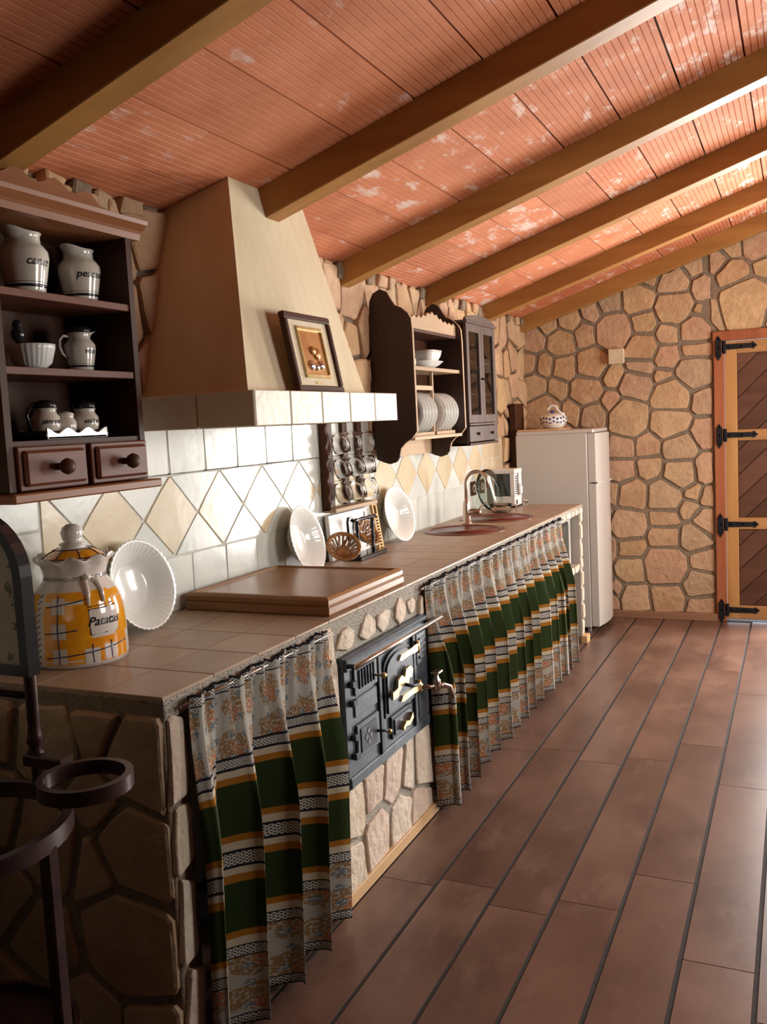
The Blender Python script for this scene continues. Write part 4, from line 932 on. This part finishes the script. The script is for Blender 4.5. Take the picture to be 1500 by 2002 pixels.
# grater
t = thing('wooden_grater', 'pale wooden grater with oval hole leaning on the wall', 'grater', (.085, 3.865, CT), (0, -.15, 0))
ov = [(.0 + .012 * math.cos(2 * PI * k / 16), .185 + .020 * math.sin(2 * PI * k / 16)) for k in range(16)]
MB().box(-.014, 0, -.026, -.013, 0, .235, .001).box(-.014, 0, .013, .026, 0, .235, .001).box(-.013, -.001, -.014, .014, .206, .235).box(-.013, -.001, -.014, .014, .155, .166).build('grater_frame', m_lwood, t)
MB().box(-.013, -.008, -.014, .014, 0, .235).build('grater_back', m_dark[2], t)
for k in range(10): MB().box(-.010, .001, -.014, .014, .006 + k * .0145, .014 + k * .0145, .001).build('grater_slat', m_lwood, t)

# ================================================================== FLUTED BOWLS
def fbowl(y, yaw, label, D_=.14, lean_=1.33, x=.10):
    t = thing('fluted_bowl', label, 'bowl', (x, y, CT), (0, 0, yaw), 'white fluted bowls leaning on the tiles')
    NS = 44
    pr = [(0, 0), (.070, 0), (.078, .005), (.094, .022), (.116, .042), (.134, .054), (.140, .058), (.139, .061), (.131, .058), (.113, .046), (.090, .026), (.074, .010), (.064, .006), (0, .005)]
    def f(i, a, r, z):
        k = {3: .4, 4: .8, 5: 1, 6: 1.4, 7: 1.4, 8: 1, 9: .8, 10: .4}.get(i, 0); return r + .0013 * k * math.cos(NS * a + z * 60), z
    v = MB().lathe(pr, NS * 4, fn=f)
    # stand on its rim: rotate the bowl axis to +x, lean back
    rm = Matrix.Rotation(lean_, 4, 'Y'); pts = [rm @ p for p in v.v]; mn = min(p.z for p in pts)
    v.v = [p - Vector((0, 0, mn)) for p in pts]; xs_ = [p.x for p in v.v if p.z < .004]; ox = sum(xs_) / len(xs_); v.v = [p - Vector((ox, 0, 0)) for p in v.v]
    return v.build('bowl', m_white, t, True)
fbowl(2.15, -.02, 'white fluted bowl leaning beside the yellow potato jar', x=.115)
fbowl(3.17, .05, 'white fluted bowl leaning behind the wooden board', x=.115)
fbowl(4.10, -.10, 'white fluted bowl leaning left of the round sinks', x=.115)
t = thing('glass_platter', 'greenish round glass platter leaning behind the coffee maker', 'platter', (.072, 5.54, CT), (0, 0, -.3))
v = MB().lathe([(0, 0), (.10, 0), (.135, .014), (.136, .018), (.10, .005), (0, .005)], 48); rm = Matrix.Rotation(1.36, 4, 'Y'); v.v = [rm @ p for p in v.v]; mn = min(p.z for p in v.v); v.v = [p - Vector((-.0, 0, mn)) for p in v.v]; v.build('platter', m_gglass, t, True)
t = thing('glass_jug', 'clear low glass jug beyond the tap', 'glass jug', (.20, 5.40, CT))
MB().lathe([(.045, 0), (.055, .004), (.066, .03), (.070, .055), (.068, .055), (.063, .03), (.05, .008), (0, .006)], 28).build('jug_body', m_glass, t, True)
MB().tube([(.068, 0, .05), (.10, 0, .045), (.10, 0, .015), (.066, 0, .012)], .006, 8).build('handle', m_glass, t, True)

# ================================================================== COFFEE MAKER, sockets, shaker
t = thing('coffee_maker', 'white drip coffee maker with smoked glass side near the fridge', 'coffee maker', (.055, 5.70, CT)); 
MB().box(0, .155, 0, .165, 0, .012, .003).build('base_plate', m_black, t)
MB().box(.002, .15, .003, .16, .010, .075, .005).build('lower_body', m_plastic, t)
MB().box(.0, .155, -.002, .165, .222, .252, .006).build('lid', m_plastic, t)
MB().box(.006, .118, .006, .155, .075, .222, .003).build('water_tank', m_darkglass, t)
MB().box(.118, .150, .0, .06, .075, .222, .003).build('front_column', m_plastic, t)
MB().box(.118, .152, .1, .16, .075, .222, .003).build('front_column', m_plastic, t)
for k in range(9): MB().box(.149, .1525, .008, .055, .088 + k * .014, .094 + k * .014, 0).build('vent_slot', m_black, t)
MB().box(.149, .154, .02, .045, .02, .05, .002).build('switch', m_black, t)
MB().lathe([(.020, 0), (.028, .004), (.030, .05), (.020, .07)], 16, (.150, .08, .08)).build('carafe', m_glass, t, True)
t = thing('salt_shaker', 'small glass salt shaker with metal cap on the worktop end', 'shaker', (.228, 5.86, CT))
MB().lathe([(.013, 0), (.015, .003), (.013, .03)], 16).build('glass_body', m_glass, t, True); MB().lathe([(.0135, .03), (.014, .034), (.009, .044), (0, .046)], 16).build('cap', m_steel, t, True)
for i, y in enumerate((5.44, 5.60)):
    t = thing('wall_socket', ('brown framed wall socket left of the tap spout', 'brown framed wall socket right of the tap spout')[i], 'socket', (.0075, y, 1.068), group='wall sockets on the tiles')
    MB().box(-.001, .008, -.045, .045, -.045, .045, .003).build('frame', m_dark[2], t); MB().lathe([(.024, .006), (.024, .011), (.020, .012), (.018, .008), (0, .008)], 20, ax='x').build('socket_insert', m_linen, t, True)

# ================================================================== WOODEN BOARD (hob cover)
t = thing('wooden_hob_cover', 'oak board with moulded edge lying on the worktop below the hood', 'wooden board', (.03, 2.415, CT)); WB = Vector((.03, 2.415, CT))
def Wd(): return MB(WB)
Wd().box(.045, .548, 2.432, 2.98, CT + .002, CT + .054).build('board_top', mat('oak_panel', (.25, .12, .05), (.33, .17, .078), .3, scale=10, stretch=(.3, 1, 1), bump=.1, bscale=30), t)
edg = [(0, .0005), (.020, .0005), (.024, .006), (.024, .026), (.018, .030), (.022, .036), (.022, .050), (.014, .058), (.006, .060), (0, .058)]
def edge(p0, p1, nx, ny, M):
    m_ = MB(WB); vs = []
    for (px, py, s) in ((p0[0], p0[1], -1), (p1[0], p1[1], 1)):
        tx_, ty_ = (p1[0] - p0[0]), (p1[1] - p0[1]); L_ = math.hypot(tx_, ty_); tx_, ty_ = tx_ / L_, ty_ / L_
        for (o_, z) in edg: vs.append((px + nx * o_ + tx_ * s * o_, py + ny * o_ + ty_ * s * o_, CT + z))
    n = len(edg); m_.add(vs, [tuple(range(n)), tuple(range(2 * n - 1, n - 1, -1))] + [(i, (i + 1) % n, n + (i + 1) % n, n + i) for i in range(n)])
    m_.build('edge_moulding', M, t)
ax, bx, ay, by = .052, .545, 2.44, 2.975
edge((bx, ay), (bx, by), 1, 0, m_block); edge((ax, by), (ax, ay), -1, 0, m_block); edge((ax, ay), (bx, ay), 0, -1, m_blockx); edge((bx, by), (ax, by), 0, 1, m_blockx)

# ================================================================== POTATO JAR
JP = (.135, 1.815, CT)
t = thing('potato_jar', 'large yellow checked ceramic sack jar lettered Patatas on the worktop', 'jar', JP)
jp = [(.108, 0), (.122, .002), (.124, .02), (.123, .06), (.121, .10), (.118, .14), (.111, .17), (.098, .198), (.083, .216), (.079, .226), (.081, .240), (.088, .262), (.099, .276), (.097, .279), (.086, .268), (.07, .262)]
def ruff(i, a, r, z):
    k = {11: .35, 12: 1, 13: 1, 14: .5, 10: .15}.get(i, 0); return r * (1 + .06 * k * math.cos(9 * a)), z + .007 * k * math.cos(9 * a + 1.6)
MB().lathe(jp, 72, fn=ruff).build('jar_body', m_pinkish, t, True)
lid = MB().lathe([(.088, .262), (.086, .272), (.060, .290), (.040, .298), (.032, .300), (.030, .304), (.036, .308), (.034, .312), (.022, .316), (.026, .326), (.029, .340), (.024, .354), (.012, .362), (0, .363)], 40).build('lid', m_pinkish, t, True)
jl = [(.086, .272), (.060, .290), (.040, .298)]
MB().lathe([(.080, .2775), (.060, .2912), (.046, .2965)], 40, closed=True).build('lid_band', m_orange, lid, True)
for k in range(8): 
    a = 2 * PI * k / 8 + .2; MB().tube([(r * math.cos(a), r * math.sin(a), z + .0008) for r, z in ((.082, .2765), (.060, .2912), (.044, .298))], .0013, 5).build('painted_line', m_navy, lid, True)
for rr_, zz_ in ((.081, .2775), (.045, .2975)): MB().tube([(rr_ * math.cos(2 * PI * k / 32), rr_ * math.sin(2 * PI * k / 32), zz_) for k in range(32)], .0013, 5, True).build('painted_line', m_navy, lid, True)
jb = [(r, z) for r, z in jp[1:10]]
FA = -.98     # direction from the jar to the camera
def pat(a0, a1, z0, z1, M, name, off): return patch(jb, FA + a0, FA + a1, z0, z1, M, t, name, off, 10, 10)
pat(-.62, .30, .012, .195, m_orange, 'painted_yellow_panel', .0005); pat(.30, 1.35, .012, .075, m_orange, 'painted_yellow_panel', .0005); pat(1.0, 2.2, .075, .19, m_orange, 'painted_yellow_panel', .0005); pat(-2.2, -.86, .010, .19, m_orange, 'painted_yellow_panel', .0005)
pat(.42, 1.0, .150, .195, m_orange, 'painted_yellow_panel', .0005); pat(.30, .42, .075, .185, m_orange, 'painted_yellow_panel', .0005)
for (a, z) in ((-.38, .162), (-.38, .098), (-.38, .034), (-.05, .100 - .9), (.28, .030), (.70, .034)):
    if z > 0: pat(a - .03, a + .28, z - .020, z + .020, m_pinkish, 'painted_white_square', .0010)
def line(p, w_=.0016): MB().tube([((rz(jb, z) + .0008) * math.cos(FA + a), (rz(jb, z) + .0008) * math.sin(FA + a), z) for a, z in p], w_, 5).build('painted_line', m_navy, t, True)
line([(-.27 + .01 * math.sin(k), .014 + k * .0175) for k in range(11)])
line([(-.55 + k * .09, .160 + .0015 * k) for k in range(11)]); line([(-.58 + k * .09, .092 + .001 * k) for k in range(9)]); line([(-.55 + k * .11, .030 + .0012 * k) for k in range(18)])
line([(.42, .012), (.41, .035), (.42, .060)]); line([(.84, .015), (.83, .035), (.84, .062)])
for k in range(12): line([(-.82, .012 + k * .0155), (-.72, .020 + k * .0155)], .001); line([(-1.3 - .02 * (k % 2), .02 + .015 * k), (-1.25, .02 + .015 * k)], .001) if k % 4 == 0 else None
for k in range(14):
    a = FA - 1.2 + k * .2; r = .0812; MB().tube([(r * math.cos(a + .1 + .08 * math.cos(q)), r * math.sin(a + .1 + .08 * math.cos(q)), .226 + .004 * math.sin(q)) for q in [2 * PI * i / 10 for i in range(10)]], .0007, 4, True).build('cord_outline', m_black, t, True)
pat(.40, 1.08, .084, .148, m_pinkish, 'paper_label', .0014)
line([(.40, .084), (.74, .085), (1.08, .087)]); line([(.40, .148), (.74, .149), (1.08, .151)]); line([(.40, .084), (.40, .148)]); line([(.38, .155), (.7, .156), (1.0, .158)])
wraptext('Patatas', .033, [(r + .0014, z) for r, z in jb], FA + .73, .106, m_black, t, shear=.35, bold=.0004)
for (da, dz) in ((.44, 0), (.80, .004)):
    r = .086; a = FA + da
    MB().tube([(.076 * math.cos(FA + .56), .076 * math.sin(FA + .56), .226), (.088 * math.cos(a), .088 * math.sin(a), .216), (.106 * math.cos(a), .106 * math.sin(a), .190), (.116 * math.cos(a - .03), .116 * math.sin(a - .03), .160 + dz)], [.006, .007, .006, .004], 8).build('ceramic_cord', m_pinkish, t, True)
MB().lathe([(0, -.010), (.009, -.006), (.011, 0), (.009, .006), (0, .010)], 10, (.082 * math.cos(FA + .52), .082 * math.sin(FA + .52), .228)).build('ceramic_knot', m_pinkish, t, True)

# ================================================================== CURTAINS
def curtain(name, label, y0, y1, yb0, yb1, nf, amp, x, zt, zb, seed, grp):
    rr = random.Random(seed); per = 14; N = nf * per; rows_ = 34
    t = thing(name, label, 'curtain', (x, y0, 0), group=grp)
    ph = [rr.uniform(-.9, .9) for _ in range(nf + 2)]; am = [rr.uniform(.65, 1.25) for _ in range(nf + 2)]
    fine = [rr.uniform(0, 6.28) for _ in range(4)]
    vs = []; uvs = []; fs = []
    Hh_ = zt - zb
    for j in range(rows_ + 1):
        v = j / rows_; vv = v ** 1.0
        z = zt - Hh_ * v
        for i in range(N + 1):
            u = i / N; fi = u * nf; k = int(min(fi, nf - 1)); fr = fi - k
            A = am[k] * (1 - fr) + am[k + 1] * fr; P_ = ph[k] * (1 - fr) + ph[k + 1] * fr
            g = min(1, max(0, (v - .03) / .45)); g = g * g * (3 - 2 * g)
            topw = .006 * math.sin(u * nf * 2 * PI * 3.1 + fine[0]) + .004 * math.sin(u * nf * 2 * PI * 5.3 + fine[1])
            ruffle = topw * (1 - g) * (1.0 if v > .03 else 1.3)
            a = fi * 2 * PI + P_ * (.6 + .4 * g)
            s = math.sin(a); s = math.copysign(abs(s) ** .8, s)
            dx = amp * A * (.16 + .84 * g) * s
            y = (y0 + (y1 - y0) * u) * (1 - v) + (yb0 + (yb1 - yb0) * u) * v + .35 * amp * A * g * math.sin(2 * a + P_)
            vs.append((dx + ruffle + amp * .35 * g + .012, y - y0, z + (.004 * math.sin(u * nf * 40 + fine[2]) if j == 0 else 0)))
            uvs.append((u * nf * .36, v))
    for j in range(rows_):
        for i in range(N): q = j * (N + 1) + i; fs.append((q, q + 1, q + N + 2, q + N + 1))
    o = link('curtain_cloth', vs, fs, m_cloth, t, smooth=True, uvs=uvs); md = o.modifiers.new('s', 'SOLIDIFY'); md.thickness = .0015
    MB().tube([(.012, -.02, zt - .016), (.012, y1 - y0 + .02, zt - .016)], .004, 8).build('curtain_rod', m_steel, t, True)
    return t
GC = 'striped green and ochre counter curtains'
curtain('counter_curtain', 'striped green curtain hanging left of the oven', 1.635, 2.325, 1.605, 2.27, 4, .052, .597, .900, .028, 5, GC)
curtain('counter_curtain', 'long striped green curtain hanging right of the oven, towards the fridge', 3.085, 5.30, 3.11, 5.40, 15, .060, .597, .900, .028, 11, GC)
# appliance on the lower shelf behind the curtain
t = thing('microwave_oven', 'grey appliance with a dark rounded window on the counter shelf', 'microwave', (.20, 5.22, .5255))
MB().box(0, .33, .10, .62, 0, .33, .008).build('casing', m_greyap, t)
rp = []
for (cy_, cz_, a0) in ((.50, .25, 0), (.22, .25, 1), (.22, .07, 2), (.50, .07, 3)):
    for k in range(5): a = (a0 + k / 4) * PI / 2; rp.append((cy_ + .03 * math.cos(a), cz_ + .03 * math.sin(a)))
MB().prism(rp, fX, None, .329, .336).build('window', m_darkglass, t)
rp2 = [(.36 + (u - .36) * 1.12, .16 + (v - .16) * 1.15) for u, v in rp]
MB().prism(rp2, fX, None, .3285, .333).build('window_seal', m_black, t)

# ================================================================== FRIDGE
t = thing('refrigerator', 'white two-door fridge freezer at the end of the counter', 'refrigerator', (.09, 6.15, 0)); FB = Vector((.09, 6.15, 0))
def F(): return MB(FB)
F().box(.09, .585, 6.15, 6.655, .035, 1.375, .004).build('cabinet', m_frwhite, t)
F().box(.095, .63, 6.148, 6.656, 1.375, 1.402, .006).build('top_panel', m_frwhite, t)
for (z0, z1) in ((.045, 1.030), (1.040, 1.372)):
    n = 16; poly = [(.592, 6.152), (.640, 6.152)] + [(.640 + .030 * math.sin(PI * k / n), 6.152 + .502 * k / n) for k in range(1, n)] + [(.640, 6.654), (.592, 6.654)]
    F().prism(poly, fZ, None, z0, z1).build('door', m_frwhite, t, auto=.5)
F().box(.585, .592, 6.155, 6.67, .045, 1.37).build('door_seal', m_greyap, t)
F().prism([(.640, 6.20), (.676, 6.28), (.680, 6.41), (.676, 6.54), (.640, 6.62)], fZ, None, 1.028, 1.042).build('handle_lip', m_frwhite, t)
for (x, y) in ((.15, 6.2), (.56, 6.2), (.15, 6.62), (.56, 6.62)): F().lathe([(.016, 0), (.016, .036)], 10, (x, y, 0)).build('foot', m_greyap, t, True)
fb = MB((.24, 6.32, 1.4025)).box(.10, .40, 6.16, 6.50, 1.4025, 1.414, .002).build('serving_board', m_strip, None, loc=(.24, 6.32, 1.4025)); tag(fb, 'thin pale wooden board lying on top of the fridge', 'board')
t = thing('tureen', 'white pottery tureen with blue flowers on top of the fridge', 'tureen', (.315, 6.34, 1.4145))
def ovl(i, a, r, z): return r * (1 + .0 * math.cos(2 * a)), z
tpz = [(.060, 0), (.068, .004), (.090, .035), (.098, .062), (.090, .085), (.07, .098), (.03, .108)]
MB().lathe(tpz, 40).build('tureen_body', m_white, t, True)
MB().tube([(-.035, 0, .104), (-.038, 0, .135), (-.012, 0, .160), (.018, 0, .155), (.030, 0, .130), (.055, 0, .105), (.080, 0, .092)], .009, 10).build('arched_handle', m_white, t, True)
MB().lathe([(.012, 0), (.014, .02), (.010, .022)], 12, (.0, -.02, .105)).build('spout', m_blue, t, True)
for k in range(22):
    a = -PI / 2 + (k % 11 - 5) * .27; z = .046 + (k // 11) * .024 + .006 * math.sin(k * 2.3); r = rz(tpz, z) + .0008
    c = Vector((r * math.cos(a), r * math.sin(a), z)); nv = Vector((math.cos(a), math.sin(a), .2)).normalized(); s1 = Vector((-math.sin(a), math.cos(a), 0)); s2_ = nv.cross(s1)
    MB().add([c + (s1 * math.cos(q) + s2_ * math.sin(q)) * .0085 * (1 + .2 * math.cos(5 * q)) for q in [2 * PI * i / 15 for i in range(15)]], [tuple(range(15))]).build('painted_flower', m_blue, t)
# dark post behind the fridge
tp_ = MB((0.04, 6.30, 0)).box(.036, .085, 6.20, 6.40, .0, 1.60, .003).build('wooden_plank', m_dark[2], None, loc=(.04, 6.30, 0)); tag(tp_, 'dark upright plank standing against the wall behind the fridge', 'plank')

# ================================================================== WASHSTAND in the foreground
cx, cy = .43, 1.13
t = thing('washbasin_stand', 'dark wrought metal washbasin stand with an arched cream panel at the near end', 'washstand', (cx, cy, 0)); WS = Vector((cx, cy, 0))
def A_(): return MB(WS)
def ring(c, r, z, w_, h_, n=48):
    m_ = A_(); return m_.lathe([(r - w_, z - h_ / 2), (r, z - h_ / 2), (r, z + h_ / 2), (r - w_, z + h_ / 2), (r - w_, z - h_ / 2)], n, (c[0], c[1], 0), closed=True)
ring((cx, cy), .225, .775, .018, .034).build('basin_ring', m_wrought, t, auto=.6)
ring((.668, 1.245), .088, .862, .014, .028, 36).build('soap_ring', m_wrought, t, auto=.6)
ring((.19, 1.245), .088, .862, .014, .028, 36).build('soap_ring', m_wrought, t, auto=.6)
ring((cx, cy), .20, .33, .20, .012).build('lower_shelf', m_wrought, t, auto=.6)
ring((cx, cy), .205, .335, .012, .035).build('lower_rim', m_wrought, t, auto=.6)
for (a) in (.18, 2.5, -2.0, -.9):
    x, y = cx + .213 * math.cos(a), cy + .213 * math.sin(a)
    A_().box(x - .013, x + .013, y - .013, y + .013, .0, .765, .003).build('leg', m_wrought, t)
for x in (.475, .215):
    A_().lathe([(.012, .78), (.012, .85), (.020, .858), (.020, .872), (.012, .885), (.018, .895), (.014, .91), (.012, .93), (.013, 1.06), (.013, 1.16)], 14, (x, 1.315, 0)).build('panel_post', m_wrought, t, True)
A_().box(.54 - .08, .56, 1.29, 1.33, .850, .874, .003).build('bracket', m_wrought, t)
mc = .345
def archpts(hw, z0, z1, n=18): return [(mc - hw, z0), (mc + hw, z0)] + [(mc + hw * math.cos(PI * k / n), z1 + .9 * hw * math.sin(PI * k / n)) for k in range(n + 1)]
outer = archpts(.150, 1.035, 1.235); inner = archpts(.128, 1.055, 1.235)
fr = A_(); n = len(outer)
for dd in (0, 1):
    pass
vs = [(u, 1.295, v) for u, v in outer] + [(u, 1.295, v) for u, v in inner] + [(u, 1.325, v) for u, v in outer] + [(u, 1.325, v) for u, v in inner]
fs = []
for i in range(n): j = (i + 1) % n; fs += [(i, j, n + j, n + i), (2 * n + i, 3 * n + i, 3 * n + j, 2 * n + j), (i, 2 * n + i, 2 * n + j, j), (n + i, n + j, 3 * n + j, 3 * n + i)]
fr.add(vs, fs); fr = fr.build('panel_frame', m_black, t)
A_().prism(inner, lambda u, v, q: (u, q, v), None, 1.305, 1.312).build('cream_panel', m_cream_panel, fr)
A_().tube([(.475, 1.315, .99), (.215, 1.315, .99)], .008, 8).build('cross_bar', m_wrought, t, True)
